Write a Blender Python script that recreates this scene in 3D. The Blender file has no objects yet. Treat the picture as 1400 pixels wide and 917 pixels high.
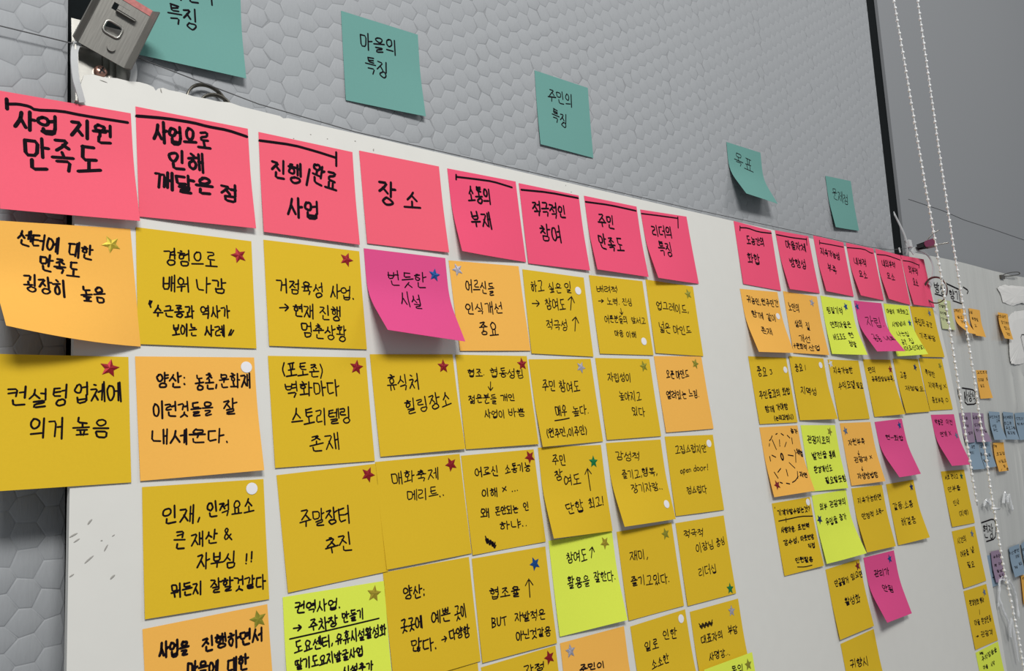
import bpy, math, random
import numpy as np
from mathutils import Matrix, Vector

# ------------------------------------------------------------------ frame
# World: the grey wall is the plane y = WALL_Y, z up.  The foam board hangs a
# little tilted in front of it (BM takes board coordinates to the world).
ZO = 1.5
WALL_Y = 0.01474
FILM_Y = 0.00774
BM = Matrix.Translation((0, 0, ZO)) @ Matrix((
    (0.9997497, 0.0223704, -0.0002531, 0),
    (-0.0222638, 0.9959683, 0.0868987, 0),
    (0.0021960, -0.0868714, 0.9962171, 0),
    (0, 0, 0, 1)))
WM = Matrix.Translation((0, 0, ZO))

S = bpy.context.scene
COL = S.collection

# ------------------------------------------------------------------ camera
cd = bpy.data.cameras.new('camera')
cd.sensor_width = 36.0
cd.lens = 1150.15 / 1400 * 36
cd.clip_start = 0.02
cam = bpy.data.objects.new('camera', cd)
COL.objects.link(cam)
r_ = (0.74975014, -0.65930271, -0.05652137)
u_ = (-0.03566268, -0.12555081, 0.991446)
w_ = (0.66075934, 0.74132107, 0.11764424)
cam.matrix_world = Matrix(((r_[0], u_[0], -w_[0], -0.09469846),
                           (r_[1], u_[1], -w_[1], -0.55318779),
                           (r_[2], u_[2], -w_[2], -0.22026376 + ZO),
                           (0, 0, 0, 1)))
S.camera = cam

# ------------------------------------------------------------------ world, lights, exposure
wd = bpy.data.worlds.new('room_light'); S.world = wd; wd.use_nodes = True
bg = wd.node_tree.nodes['Background']
bg.inputs[0].default_value = (0.92, 0.96, 1.0, 1)
bg.inputs[1].default_value = 0.36

def area(name, loc, target, sx, sy, power, col=(1, 1, 1)):
    ld = bpy.data.lights.new(name, 'AREA'); ld.shape = 'RECTANGLE'
    ld.size = sx; ld.size_y = sy; ld.energy = power; ld.color = col
    o = bpy.data.objects.new(name, ld); COL.objects.link(o)
    o.location = loc
    d = Vector(target) - Vector(loc)
    o.rotation_euler = d.to_track_quat('-Z', 'Y').to_euler()
    return o
area('ceiling_light', (-0.30, -1.50, ZO + 1.10), (0.30, 0.0, ZO - 0.45), 0.8, 0.35, 56, (1.0, 0.985, 0.95))
area('ceiling_light_far', (1.9, -1.3, ZO + 1.25), (1.5, 0.0, ZO - 0.3), 0.8, 0.4, 15, (1.0, 0.985, 0.95))

S.view_settings.view_transform = 'Standard'
S.view_settings.look = 'None'
S.view_settings.gamma = 1
S.view_settings.use_curve_mapping = False
S.view_settings.exposure = -0.52

# ------------------------------------------------------------------ helpers
def mat(name, col, rough=0.6, metal=0.0, bump=0.0, scale=400.0, var=0.04, trans=0.0,
        detail=4.0, spec=0.3, stretch=None, clear=0.0):
    m = bpy.data.materials.new(name); m.use_nodes = True
    nt = m.node_tree; N = nt.nodes; Lk = nt.links
    b = N['Principled BSDF']
    b.inputs['Roughness'].default_value = rough
    b.inputs['Metallic'].default_value = metal
    b.inputs['Specular IOR Level'].default_value = spec
    if clear:
        b.inputs['Transmission Weight'].default_value = clear
    tc = N.new('ShaderNodeTexCoord')
    vec = tc.outputs['Object']
    if stretch:
        mp = N.new('ShaderNodeMapping'); mp.inputs['Scale'].default_value = stretch
        Lk.new(vec, mp.inputs['Vector']); vec = mp.outputs['Vector']
    no = N.new('ShaderNodeTexNoise'); no.inputs['Scale'].default_value = scale
    no.inputs['Detail'].default_value = detail
    Lk.new(vec, no.inputs['Vector'])
    mx = N.new('ShaderNodeMix'); mx.data_type = 'RGBA'
    mx.inputs['A'].default_value = tuple(max(0, c * (1 - var)) for c in col) + (1,)
    mx.inputs['B'].default_value = tuple(min(1, c * (1 + var)) for c in col) + (1,)
    Lk.new(no.outputs['Fac'], mx.inputs['Factor'])
    Lk.new(mx.outputs['Result'], b.inputs['Base Color'])
    if bump:
        bp = N.new('ShaderNodeBump'); bp.inputs['Strength'].default_value = 0.5
        bp.inputs['Distance'].default_value = bump
        Lk.new(no.outputs['Fac'], bp.inputs['Height'])
        Lk.new(bp.outputs['Normal'], b.inputs['Normal'])
    if trans:
        t = N.new('ShaderNodeBsdfTranslucent'); Lk.new(mx.outputs['Result'], t.inputs['Color'])
        ms = N.new('ShaderNodeMixShader'); ms.inputs[0].default_value = trans
        Lk.new(b.outputs[0], ms.inputs[1]); Lk.new(t.outputs[0], ms.inputs[2])
        Lk.new(ms.outputs[0], N['Material Output'].inputs['Surface'])
    return m

PAPER = {k: mat('paper_' + k, c, 0.75, bump=0.00006, scale=700, var=0.03, trans=0.10, spec=0.15) for k, c in dict(
    coral=(0.84, 0.118, 0.18), pink=(0.82, 0.088, 0.185), yellow=(0.70, 0.465, 0.022),
    orange=(0.87, 0.46, 0.088), lime=(0.72, 0.82, 0.085), magenta=(0.69, 0.076, 0.245),
    teal=(0.145, 0.335, 0.305), blue=(0.27, 0.37, 0.47), purple=(0.33, 0.24, 0.34),
    palelime=(0.56, 0.60, 0.33)).items()}
FOIL = {k: mat('foil_' + k, c, 0.42, metal=0.45, scale=900, var=v, spec=0.3) for k, c, v in (
    ('red', (0.27, 0.012, 0.018), .25), ('darkred', (0.22, 0.015, 0.02), .25), ('gold', (0.40, 0.31, 0.03), .4),
    ('olive', (0.30, 0.28, 0.03), .3), ('green', (0.01, 0.20, 0.06), .3), ('darkgreen', (0.01, 0.10, 0.06), .3),
    ('blue', (0.01, 0.07, 0.26), .3), ('navy', (0.01, 0.03, 0.12), .3), ('slate', (0.14, 0.19, 0.30), .5),
    ('silver', (0.42, 0.40, 0.46), .8), ('white', (0.8, 0.8, 0.8), .2))}
M_ink = mat('marker_ink', (0.008, 0.005, 0.008), 0.8, var=0.2, spec=0.05)
M_dot = mat('white_dot_vinyl', (0.72, 0.71, 0.74), 0.4, scale=200, var=0.02)
M_wall = mat('embossed_wallcovering', (0.312, 0.326, 0.344), 0.62, bump=0.0004, scale=260, var=0.035, stretch=(2.4, 1, 0.5))
M_wallp = mat('plain_wall_panel', (0.245, 0.255, 0.27), 0.6, bump=0.0001, scale=500, var=0.02)
M_black = mat('black_gap_trim', (0.004, 0.006, 0.007), 0.8, var=0.3, spec=0.1)
M_board = mat('white_foam_board', (0.62, 0.615, 0.585), 0.5, bump=0.0001, scale=60, var=0.025)
M_gouge = mat('bare_foam_gouge', (0.30, 0.29, 0.27), 0.8, var=0.1)
M_film = mat('cloudy_plastic_film', (0.62, 0.625, 0.60), 0.2, bump=0.004, scale=14, var=0.12, trans=0.1, spec=0.6, stretch=(2.0, 1, 0.3))
M_glare = mat('white_paper_sheet', (0.74, 0.73, 0.71), 0.6, bump=0.0004, scale=60, var=0.02)  # white colour stands in for lamp glare on the film
M_alu = mat('brushed_aluminium', (0.21, 0.205, 0.19), 0.42, metal=0.6, scale=120, var=0.2, bump=0.0001, stretch=(8, 8, 0.6))
M_redp = mat('worn_red_paint', (0.45, 0.16, 0.15), 0.6, scale=400, var=0.5)
M_screw = mat('copper_screw', (0.42, 0.24, 0.19), 0.3, metal=0.9, var=0.2)
M_tie = mat('white_nylon', (0.62, 0.63, 0.64), 0.35, trans=0.25, var=0.04)
M_steel = mat('dark_steel_wire', (0.16, 0.15, 0.13), 0.3, metal=0.9, var=0.3)
M_bright = mat('bright_steel', (0.45, 0.44, 0.41), 0.3, metal=0.95, var=0.15)
M_string = mat('grey_cord', (0.10, 0.10, 0.105), 0.6, var=0.2)
M_clip = mat('purple_clip_enamel', (0.16, 0.02, 0.07), 0.4, var=0.15)
M_blackm = mat('black_steel', (0.02, 0.02, 0.022), 0.3, metal=0.5, var=0.2)
M_bead = mat('clear_plastic_bead', (0.86, 0.87, 0.88), 0.12, spec=0.8, var=0.02, clear=0.35)

def mk(name, V, F, m, parent=None, mw=None, smooth=False):
    me = bpy.data.meshes.new(name)
    me.from_pydata([tuple(map(float, v)) for v in V], [], F); me.update()
    if m: me.materials.append(m)
    if smooth:
        me.polygons.foreach_set('use_smooth', [True] * len(me.polygons))
    o = bpy.data.objects.new(name, me); COL.objects.link(o)
    if parent is not None: o.parent = parent
    elif mw is not None: o.matrix_world = mw
    return o

def tag(o, label=None, cat=None, group=None, kind=None):
    if label: o['label'] = label
    if cat: o['category'] = cat
    if group: o['group'] = group
    if kind: o['kind'] = kind
    return o

class MB:
    def __init__(s): s.V = []; s.F = []
    def add(s, V, F):
        n = len(s.V); s.V += [tuple(v) for v in V]; s.F += [tuple(i + n for i in f) for f in F]
    def box(s, x0, x1, y0, y1, z0, z1, M=None):
        V = [(x, y, z) for x in (x0, x1) for y in (y0, y1) for z in (z0, z1)]
        if M is not None: V = [tuple(M @ Vector(v)) for v in V]
        s.add(V, [(0, 1, 3, 2), (4, 6, 7, 5), (0, 4, 5, 1), (2, 3, 7, 6), (0, 2, 6, 4), (1, 5, 7, 3)])
    def tube(s, pts, r, n=8, closed=False, flat=None):
        """round tube, or a flat strap when flat=(width, thickness)"""
        P = [Vector(p) for p in pts]; L = len(P); up = Vector((0.13, -1, 0.21)).normalized(); V = []
        for i, p in enumerate(P):
            a = P[(i - 1) % L] if (closed or i) else P[0]
            b = P[(i + 1) % L] if (closed or i < L - 1) else P[-1]
            t = (b - a).normalized(); sd = t.cross(up).normalized(); q = sd.cross(t)
            rr = r[i] if isinstance(r, (list, tuple)) else r
            for k in range(n):
                an = 2 * math.pi * (k + .5) / n
                if flat: V.append(p + sd * math.cos(an) * 1.41 * flat[0] / 2 + q * math.sin(an) * 1.41 * flat[1] / 2)
                else: V.append(p + sd * math.cos(an) * rr + q * math.sin(an) * rr)
        F = []
        for i in range(L if closed else L - 1):
            for k in range(n):
                a = i * n + k; b = i * n + (k + 1) % n; c = ((i + 1) % L) * n + (k + 1) % n; d = ((i + 1) % L) * n + k
                F.append((a, b, c, d))
        if not closed:
            F.append(tuple(range(n))[::-1]); F.append(tuple((L - 1) * n + k for k in range(n)))
        s.add(V, F)
    def ball(s, c, r, nu=8, nv=5):
        V = [(c[0], c[1], c[2] + r)]
        for j in range(1, nv):
            th = math.pi * j / nv
            for k in range(nu):
                ph = 2 * math.pi * k / nu
                V.append((c[0] + r * math.sin(th) * math.cos(ph), c[1] + r * math.sin(th) * math.sin(ph), c[2] + r * math.cos(th)))
        V.append((c[0], c[1], c[2] - r)); F = []
        for k in range(nu):
            F.append((0, 1 + k, 1 + (k + 1) % nu))
            for j in range(nv - 2):
                a = 1 + j * nu; F.append((a + k, a + nu + k, a + nu + (k + 1) % nu, a + (k + 1) % nu))
            a = 1 + (nv - 2) * nu; F.append((a + k, len(V) - 1, a + (k + 1) % nu))
        s.add(V, F)
    def build(s, name, m, parent=None, mw=None, smooth=False):
        return mk(name, s.V, s.F, m, parent, mw, smooth)

def spline(P, n=6, closed=False):
    P = [Vector(p) for p in P]; L = len(P); out = []
    for i in range(L if closed else L - 1):
        g = lambda k: P[k % L] if closed else P[min(max(k, 0), L - 1)]
        a, b, c, d = g(i - 1), g(i), g(i + 1), g(i + 2)
        for k in range(n):
            t = k / n
            out.append(.5 * ((2 * b) + (c - a) * t + (2 * a - 5 * b + 4 * c - d) * t * t + (3 * b - a - 3 * c + d) * t ** 3))
    if not closed: out.append(P[-1])
    return out

# ------------------------------------------------------------------ the setting
def hex_wall(name, x0, x1, z0, z1, px, pz, seed):
    """wall covering embossed with flat-topped hexagons, one relief mesh"""
    rng = np.random.RandomState(seed)
    cs, pt = 13.9e-3, 16e-3; R = pt / math.sqrt(3)
    V = []; F = []; idx = {}
    def corner(x, z):
        k = (round(x * 4000), round(z * 4000))
        if k in idx: return idx[k]
        jx, jz = rng.uniform(-1.3e-3, 1.3e-3, 2)
        V.append((min(max(x + jx, x0), x1), WALL_Y, min(max(z + jz, z0), z1))); idx[k] = len(V) - 1
        return idx[k]
    i0 = int((x0 - px) / cs) - 1; i1 = int((x1 - px) / cs) + 1
    for i in range(i0, i1 + 1):
        cx = px + i * cs; off = (i % 2) * pt / 2
        j0 = int((z0 - pz) / pt) - 1; j1 = int((z1 - pz) / pt) + 1
        for j in range(j0, j1 + 1):
            cz = pz + j * pt + off
            if cx + R * .6 < x0 or cx - R * .6 > x1 or cz + pt * .4 < z0 or cz - pt * .4 > z1: continue
            co = [corner(cx + R * math.cos(a * math.pi / 3), cz + R * math.sin(a * math.pi / 3)) for a in range(6)]
            cc = np.array([V[q] for q in co]).mean(0)
            fd = 1 - .5 * min(1, max(0, (cx - .45) / .45)); h = fd * (.00047 + rng.uniform(-.0001, .0001)); tl = fd * rng.uniform(-.00006, .00006, 2)
            n = len(V)
            for f, hh in ((.955, .7), (.89, 1.0)):
                for q in co:
                    p = cc + (np.array(V[q]) - cc) * f
                    p[1] = WALL_Y - h * hh - tl[0] * (p[0] - cc[0]) / R - tl[1] * (p[2] - cc[2]) / R
                    V.append(tuple(p))
            V.append((cc[0], WALL_Y - h * 1.08, cc[2]))
            for k in range(6):
                k2 = (k + 1) % 6
                F.append((co[k], co[k2], n + k2, n + k)); F.append((n + k, n + k2, n + 6 + k2, n + 6 + k))
                F.append((n + 6 + k, n + 6 + k2, n + 12))
    o = mk(name, V, F, M_wall, mw=WM, smooth=True)
    tag(o, kind='structure'); return o

hex_wall('wall_left', -0.45, 0.0424, -0.75, 0.55, 0.0218, -0.2871 - .008, 3)
hex_wall('wall_back', 0.080, 1.2255, -0.75, 0.75, 0.2004, 0.0398, 5)
b = MB(); b.box(-0.45, 0.0424, WALL_Y + .0001, WALL_Y + .012, -0.75, 0.55)
tag(b.build('wall_left_core', M_wallp, mw=WM), kind='structure')
b = MB(); b.box(0.080, 1.2255, WALL_Y + .0001, WALL_Y + .012, -0.75, 0.75)
tag(b.build('wall_back_core', M_wallp, mw=WM), kind='structure')
b = MB(); b.box(1.2672, 3.2, WALL_Y, WALL_Y + .012, -0.9, 1.1)
tag(b.build('wall_right', M_wallp, mw=WM), kind='structure')
b = MB(); b.box(0.0424, 0.080, WALL_Y + .006, WALL_Y + .012, -0.75, 0.75)
tag(b.build('trim_1', M_black, mw=WM), kind='structure')
b = MB(); b.box(1.2255, 1.2672, WALL_Y + .005, WALL_Y + .012, -0.9, 1.1)
tag(b.build('trim_2', M_black, mw=WM), kind='structure')

# ------------------------------------------------------------------ foam board
TOP = [(48.5, 21.5), (54, 23.4), (60, 23.0), (68.2, 24.3), (76, 24.0), (81.8, 25.0), (86.9, 24.7), (91.1, 23.5), (92.4, 21.2),
       (94.0, 23.2), (97.3, 24.5), (101, 23.8), (108.4, 24.0), (117, 23.0), (126.8, 23.3), (134, 23.0), (142.9, 24.2), (151, 23.0), (180.7, 21.9),
       (183, 20.6), (187, 21.6), (260, 20.4), (403.2, 17.2), (560, 13.8), (744.6, 10.0), (899.2, 7.5), (988.0, 6.0), (1152.9, 2.7), (1200, -2), (1230, -9), (1237, -18)]
LEFT = [(32, -720), (33, -335), (35.7, -246), (39.5, -157), (43.1, -10), (44.8, 6), (46.3, 15)]
RIGHT = [(1237, -22), (1240, -110), (1241, -146), (1237, -260), (1236, -365), (1231, -469), (1219, -590), (1209, -720)]
rb = random.Random(4)
def board():
    out = [(x + rb.uniform(-.25, .25), z) for x, z in LEFT] + TOP + RIGHT
    n = len(out)
    V = []
    for x, z in out: V.append((x / 1000, 0, z / 1000))
    for x, z in out: V.append((x / 1000, .006, z / 1000))
    root = mk('foam_board', V, [tuple(range(n))[::-1], tuple(range(n, 2 * n))] + [(i, (i + 1) % n, n + (i + 1) % n, n + i) for i in range(n)], M_board, mw=BM)
    tag(root, 'big white foam board with chipped top edge, covered in sticky notes', 'board')
    dn = MB()
    for x, z, l, w, a in [(46.2, -256.9, 4, 1.6, 50), (37.5, -263.4, 5, 1.5, 25), (39.1, -266.5, 4, 1.2, 30), (52.1, -268.1, 1.2, 1, 0),
                          (54.4, -272.5, 4.5, 1.2, 60), (45.3, -277.8, 6.5, 1.5, 38), (57.5, -289.3, 3.6, 1.7, 40), (36.2, -285.3, 3, 1.2, 30), (58.5, -266, 2, .8, 30),
                          (204.4, 11.9, 1.2, 1, 0), (218.2, 11.1, 1.2, 1.0, 0), (242.4, 13.9, 1.5, 1.2, 0), (190.2, 6, 1.3, .8, 30), (469.8, 12.4, 1.6, 1, 70), (476, 6.6, 2, .8, 0),
                          (258.6, 9.6, 2.4, 1.6, 80), (96, 22, 3.5, 1.2, 100), (60, 20, 5, 1, -10)]:
        a = math.radians(a); ca, sa = math.cos(a), math.sin(a)
        ring = [(math.cos(t) * l / 2, math.sin(t) * w / 2 * (1 if math.sin(t) > 0 else .45)) for t in [k * math.pi / 5 for k in range(10)]]
        V = [((x + p * ca - q * sa) / 1000, -.00005, (z + p * sa + q * ca) / 1000) for p, q in ring]
        V += [((x + .5 * (p * ca - q * sa)) / 1000, -.00032, (z + .5 * (p * sa + q * ca)) / 1000) for p, q in ring]
        dn.add(V, [(k, (k + 1) % 10, 10 + (k + 1) % 10, 10 + k) for k in range(10)] + [tuple(range(10, 20))])
    tag(dn.build('gouge_marks', M_gouge, parent=root), 'small grey gouges and pin holes', kind='stuff')
board()

# ------------------------------------------------------------------ handwriting
C_ = [(.5 + .5 * math.cos(a), .5 + .5 * math.sin(a)) for a in [math.radians(-110 + 45 * k) for k in range(9)]]
JAMO = {
 'ㄱ': [[(0, .08), (.95, .05), (.75, 1)]], 'ㄴ': [[(.05, 0), (.08, .85), (1, .88)]],
 'ㄷ': [[(.05, .05), (.95, .03)], [(.08, .05), (.08, .92), (1, .9)]],
 'ㄹ': [[(0, .03), (.9, 0), (.85, .42), (.1, .5), (.06, .95), (1, .95)]],
 'ㅁ': [[(.03, .02), (.1, .98), (.95, .95), (.98, .05), (.03, .02)]],
 'ㅂ': [[(.03, 0), (.08, .98), (.93, .96), (.97, 0)], [(.05, .5), (.95, .48)]],
 'ㅅ': [[(.55, 0), (.4, .5), (0, 1)], [(.45, .42), (1, 1)]],
 'ㅇ': [C_], 'ㅈ': [[(.02, .05), (.92, .03), (.5, .5), (0, 1)], [(.5, .48), (1, 1)]],
 'ㅊ': [[(.35, -.05), (.65, .06)], [(.02, .26), (.92, .24), (.5, .6), (0, 1)], [(.5, .6), (1, 1)]],
 'ㅋ': [[(0, .05), (.95, .02), (.75, 1)], [(.05, .5), (.85, .42)]],
 'ㅌ': [[(.05, .03), (.95, .0)], [(.08, .48), (.9, .45)], [(.08, .03), (.08, .93), (1, .92)]],
 'ㅍ': [[(0, .08), (1, .05)], [(.3, .1), (.36, .88)], [(.72, .08), (.66, .88)], [(0, .95), (1, .9)]],
 'ㅎ': [[(.35, -.08), (.62, .02)], [(0, .22), (1, .2)], [(.5 + (x - .5) * .7, .36 + y * .64) for x, y in C_]],
 'ㅏ': [[(.35, 0), (.38, 1)], [(.4, .46), (1, .42)]], 'ㅑ': [[(.35, 0), (.38, 1)], [(.4, .34), (.95, .3)], [(.4, .62), (.95, .58)]],
 'ㅓ': [[(.7, 0), (.72, 1)], [(0, .46), (.68, .42)]], 'ㅕ': [[(.7, 0), (.72, 1)], [(.05, .34), (.68, .3)], [(.05, .62), (.68, .58)]],
 'ㅐ': [[(.2, .05), (.22, .9)], [(.75, 0), (.78, 1)], [(.22, .46), (.75, .44)]], 'ㅔ': [[(.5, .05), (.5, .9)], [(.9, 0), (.92, 1)], [(0, .45), (.5, .42)]],
 'ㅒ': [[(.2, .05), (.22, .9)], [(.75, 0), (.78, 1)], [(.22, .34), (.75, .32)], [(.22, .6), (.75, .58)]],
 'ㅖ': [[(.5, .05), (.5, .9)], [(.9, 0), (.92, 1)], [(0, .34), (.5, .3)], [(0, .62), (.5, .58)]],
 'ㅣ': [[(.5, 0), (.53, 1)]],
 'ㅗ': [[(.48, 0), (.5, .75)], [(0, .85), (1, .8)]], 'ㅛ': [[(.32, 0), (.34, .75)], [(.66, 0), (.66, .75)], [(0, .85), (1, .8)]],
 'ㅜ': [[(0, .2), (1, .15)], [(.5, .2), (.48, 1)]], 'ㅠ': [[(0, .2), (1, .15)], [(.34, .2), (.3, 1)], [(.66, .2), (.68, 1)]],
 'ㅡ': [[(0, .5), (1, .45)]]}
ASC = {
 'B': [[(.1, 0), (.12, 1)], [(.1, .02), (.8, .15), (.7, .42), (.15, .5), (.85, .65), (.8, .92), (.1, 1)]],
 'U': [[(.1, 0), (.12, .8), (.45, 1), (.8, .85), (.85, 0)]], 'T': [[(0, .05), (1, 0)], [(.5, .03), (.5, 1)]],
 '&': [[(.95, 1), (.25, .3), (.45, 0), (.7, .2), (.15, .7), (.35, 1), (.9, .6)]],
 '!': [[(.6, 0), (.4, .7)], [(.3, .93), (.33, 1)]], '?': [[(.1, .15), (.5, 0), (.85, .25), (.5, .55), (.45, .72)], [(.42, .95), (.44, 1)]],
 'X': [[(.05, .1), (.95, .95)], [(.9, .05), (.1, 1)]], 'O': [C_], 'o': [[(x * .9, .4 + y * .6) for x, y in C_]],
 'p': [[(.15, .4), (.1, 1.3)], [(.15, .5), (.6, .38), (.85, .65), (.5, 1), (.15, .9)]], 'e': [[(.1, .7), (.85, .65), (.6, .4), (.15, .6), (.3, 1), (.85, .9)]],
 'n': [[(.1, .45), (.12, 1)], [(.12, .6), (.5, .4), (.8, .6), (.82, 1)]], 'd': [[(.8, .5), (.35, .4), (.05, .75), (.4, 1), (.8, .8)], [(.85, 0), (.85, 1)]],
 'r': [[(.15, .45), (.18, 1)], [(.18, .65), (.5, .42), (.8, .5)]], '1': [[(.6, 0), (.4, 1)]],
 '3': [[(.1, .1), (.8, .05), (.4, .42), (.85, .65), (.5, 1), (.1, .9)]],
 '.': [[(.3, .88), (.4, .93)]], ',': [[(.5, .8), (.25, 1.08)]], ':': [[(.4, .3), (.45, .35)], [(.4, .75), (.45, .8)]],
 '(': [[(.8, -.05), (.3, .45), (.75, 1.05)]], ')': [[(.2, -.05), (.7, .5), (.15, 1.05)]], '/': [[(.8, 0), (.2, 1)]],
 '+': [[(.05, .5), (.95, .48)], [(.5, .1), (.48, .9)]], '-': [[(0, .5), (1, .45)]],
 "'": [[(.5, 0), (.4, .3)]], '“': [[(.9, .1), (.3, .6), (.5, 1)], [(.4, 0), (0, .5)]], '”': [[(.5, 0), (0, 1)], [(1, .1), (.4, 1)]],
 '→': [[(0, .5), (1, .5)], [(.6, 0), (1, .5), (.55, 1)]]}
LI = 'ㄱ,ㄲ,ㄴ,ㄷ,ㄸ,ㄹ,ㅁ,ㅂ,ㅃ,ㅅ,ㅆ,ㅇ,ㅈ,ㅉ,ㅊ,ㅋ,ㅌ,ㅍ,ㅎ'.split(',')
VI = 'ㅏ,ㅐ,ㅑ,ㅒ,ㅓ,ㅔ,ㅕ,ㅖ,ㅗ,ㅗㅏ,ㅗㅐ,ㅗㅣ,ㅛ,ㅜ,ㅜㅓ,ㅜㅔ,ㅜㅣ,ㅠ,ㅡ,ㅡㅣ,ㅣ'.split(',')
TI = ',ㄱ,ㄲ,ㄱㅅ,ㄴ,ㄴㅈ,ㄴㅎ,ㄷ,ㄹ,ㄹㄱ,ㄹㅁ,ㄹㅂ,ㄹㅅ,ㄹㅌ,ㄹㅍ,ㄹㅎ,ㅁ,ㅂ,ㅂㅅ,ㅅ,ㅆ,ㅇ,ㅈ,ㅊ,ㅋ,ㅌ,ㅍ,ㅎ'.split(',')
DBL = {'ㄲ': 'ㄱㄱ', 'ㄸ': 'ㄷㄷ', 'ㅃ': 'ㅂㅂ', 'ㅆ': 'ㅅㅅ', 'ㅉ': 'ㅈㅈ'}
def fit_box(js, x0, y0, x1, y1):
    out = []; js = ''.join(DBL.get(j, j) for j in js); n = len(js)
    for k, j in enumerate(js):
        a = x0 + (x1 - x0) * (k + (.06 if k else 0)) / n; b = x0 + (x1 - x0) * (k + 1 - (.06 if k < n - 1 else 0)) / n
        out += [[(a + x * (b - a), y0 + y * (y1 - y0)) for x, y in st] for st in JAMO[j]]
    return out
def glyph(ch):
    k = ord(ch) - 0xAC00
    if 0 <= k < 11172:
        L, V, T = LI[k // 588], VI[k % 588 // 28], TI[k % 28]
        bot = .60 if T else 1.0; out = []
        if V in 'ㅗㅛㅜㅠㅡ':
            m = bot * (.56 if V != 'ㅡ' else .66)
            out += fit_box(L, .2, 0, .8, m - .04) + fit_box(V, .02, m if V != 'ㅡ' else m - .08, .98, bot + (.02 if T else 0))
        elif len(V) == 2:
            out += fit_box(L, .05, 0, .56, bot * .5) + fit_box(V[0], .0, bot * .55, .66, bot * .98) + fit_box(V[1], .62, -.02, 1.0, bot + .04)
        else:
            out += fit_box(L, .0, .08, .52, bot * .9) + fit_box(V, .56, -.03, 1.0, bot + .05)
        if T: out += fit_box(T, .22, .69, .86, 1.02)
        return out, 1.0
    if ch == ' ': return [], .45
    if ch in ASC: return ASC[ch], {'.': .32, ',': .4, ':': .4, '(': .4, ')': .4, '!': .4, '1': .4, "'": .3, '/': .6}.get(ch, .72)
    return [], .5

def line_strokes(rng, text, x0, y0, x1, y1, h):
    """polylines (mm, note coordinates, y down) for one written line"""
    if text in '↑↓' and len(text) == 1:
        d = Vector((x1 - x0, y1 - y0)); n = Vector((-d.y, d.x)); L = max(d.length, .1); n = n / L; d = d / L
        t = Vector((x1, y1)); k = min(5.0, L * .4)
        return [[(x0, y0), (x1, y1)], [tuple(t - d * k + n * k * .8), tuple(t), tuple(t - d * k - n * k * .8)]]
    gs = [glyph(c) for c in text]; tot = sum(g[1] for g in gs)
    d = Vector((x1 - x0, y1 - y0)); L = d.length; ex = d / max(L, .01); ey = Vector((-ex.y, ex.x))
    ey = (ey + Vector((0, 1))).normalized()
    u = L / tot; pos = 0; out = []
    for st, w in gs:
        if st:
            cw = u * w * .88; hh = h * (1 if w == 1.0 else .85) * rng.uniform(.9, 1.06)
            if w < 1 and h > u * 2.2: hh = min(hh, u * 2.2)
            c = Vector((x0, y0)) + ex * (pos + w * u / 2) + ey * rng.uniform(-.05, .05) * h
            sl = rng.uniform(-.06, .02)
            for s in st:
                q = []
                for x, y in s:
                    x += rng.uniform(-.045, .045) - .05 * (y - .5); y += rng.uniform(-.045, .045) - .06 * (x - .5)
                    p = c + ex * (x - .5 - sl * (y - .5)) * cw + ey * (y - .5) * hh
                    q.append((p.x, p.y))
                out.append(q)
        pos += w * u
    return out

def chaikin(P):
    if len(P) < 3: return P
    out = [P[0]]
    for a, b in zip(P[:-1], P[1:]):
        out += [(a[0] * .8 + b[0] * .2, a[1] * .8 + b[1] * .2), (a[0] * .2 + b[0] * .8, a[1] * .2 + b[1] * .8)]
    return out + [P[-1]]

def ribbons(strokes, width, place, lim=None, rng=random):
    """flat inked ribbons with rounded ends; place(x, y) -> 3-D point on the paper"""
    V = []; F = []
    for s in strokes:
        s = chaikin(s); P = [s[0]]
        for b in s[1:]:
            a = P[-1]; n = max(1, int(math.hypot(b[0] - a[0], b[1] - a[1]) / 5))
            for k in range(1, n + 1): P.append((a[0] + (b[0] - a[0]) * k / n, a[1] + (b[1] - a[1]) * k / n))
        if lim: P = [(min(max(x, .6), lim - .6), min(max(y, .6), lim - .6)) for x, y in P]
        Q = [P[0]]
        for p in P[1:]:
            if math.hypot(p[0] - Q[-1][0], p[1] - Q[-1][1]) > .08: Q.append(p)
        if len(Q) < 2: Q = [Q[0], (Q[0][0] + .15, Q[0][1] + .05)]
        w0 = width * rng.uniform(.88, 1.08)
        t0 = Vector(Q[1]) - Vector(Q[0]); t0.normalize(); t1 = Vector(Q[-1]) - Vector(Q[-2]); t1.normalize()
        st = [(Vector(Q[0]) - t0 * w0 * .45, t0, .45)]
        for i, p in enumerate(Q):
            a = Vector(Q[max(i - 1, 0)]); b = Vector(Q[min(i + 1, len(Q) - 1)]); t = b - a
            if t.length < 1e-6: t = t0.copy()
            t.normalize(); st.append((Vector(p), t, 1.0))
        st.append((Vector(Q[-1]) + t1 * w0 * .4, t1, .45))
        n0 = len(V)
        for p, t, k in st:
            n = Vector((-t.y, t.x)) * (w0 / 2 * k)
            V.append(place(p.x + n.x, p.y + n.y)); V.append(place(p.x - n.x, p.y - n.y))
        for i in range(len(st) - 1):
            a = n0 + 2 * i; F.append((a, a + 1, a + 3, a + 2))
    return V, F

# ------------------------------------------------------------------ sticky notes
S0_, SB_ = .22, .5
def prof(s, th, W):
    n = 16; h = s / n; dn = ou = 0.0; pc, ps = 1.0, 0.0
    for i in range(1, n + 1):
        x = min(max((h * i / W - S0_) / SB_, 0), 1); ph = th * x * x * (3 - 2 * x)
        c, q = math.cos(ph), math.sin(ph); dn += (pc + c) * .5 * h; ou += (ps + q) * .5 * h; pc, ps = c, q
    return dn, ou

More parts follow.
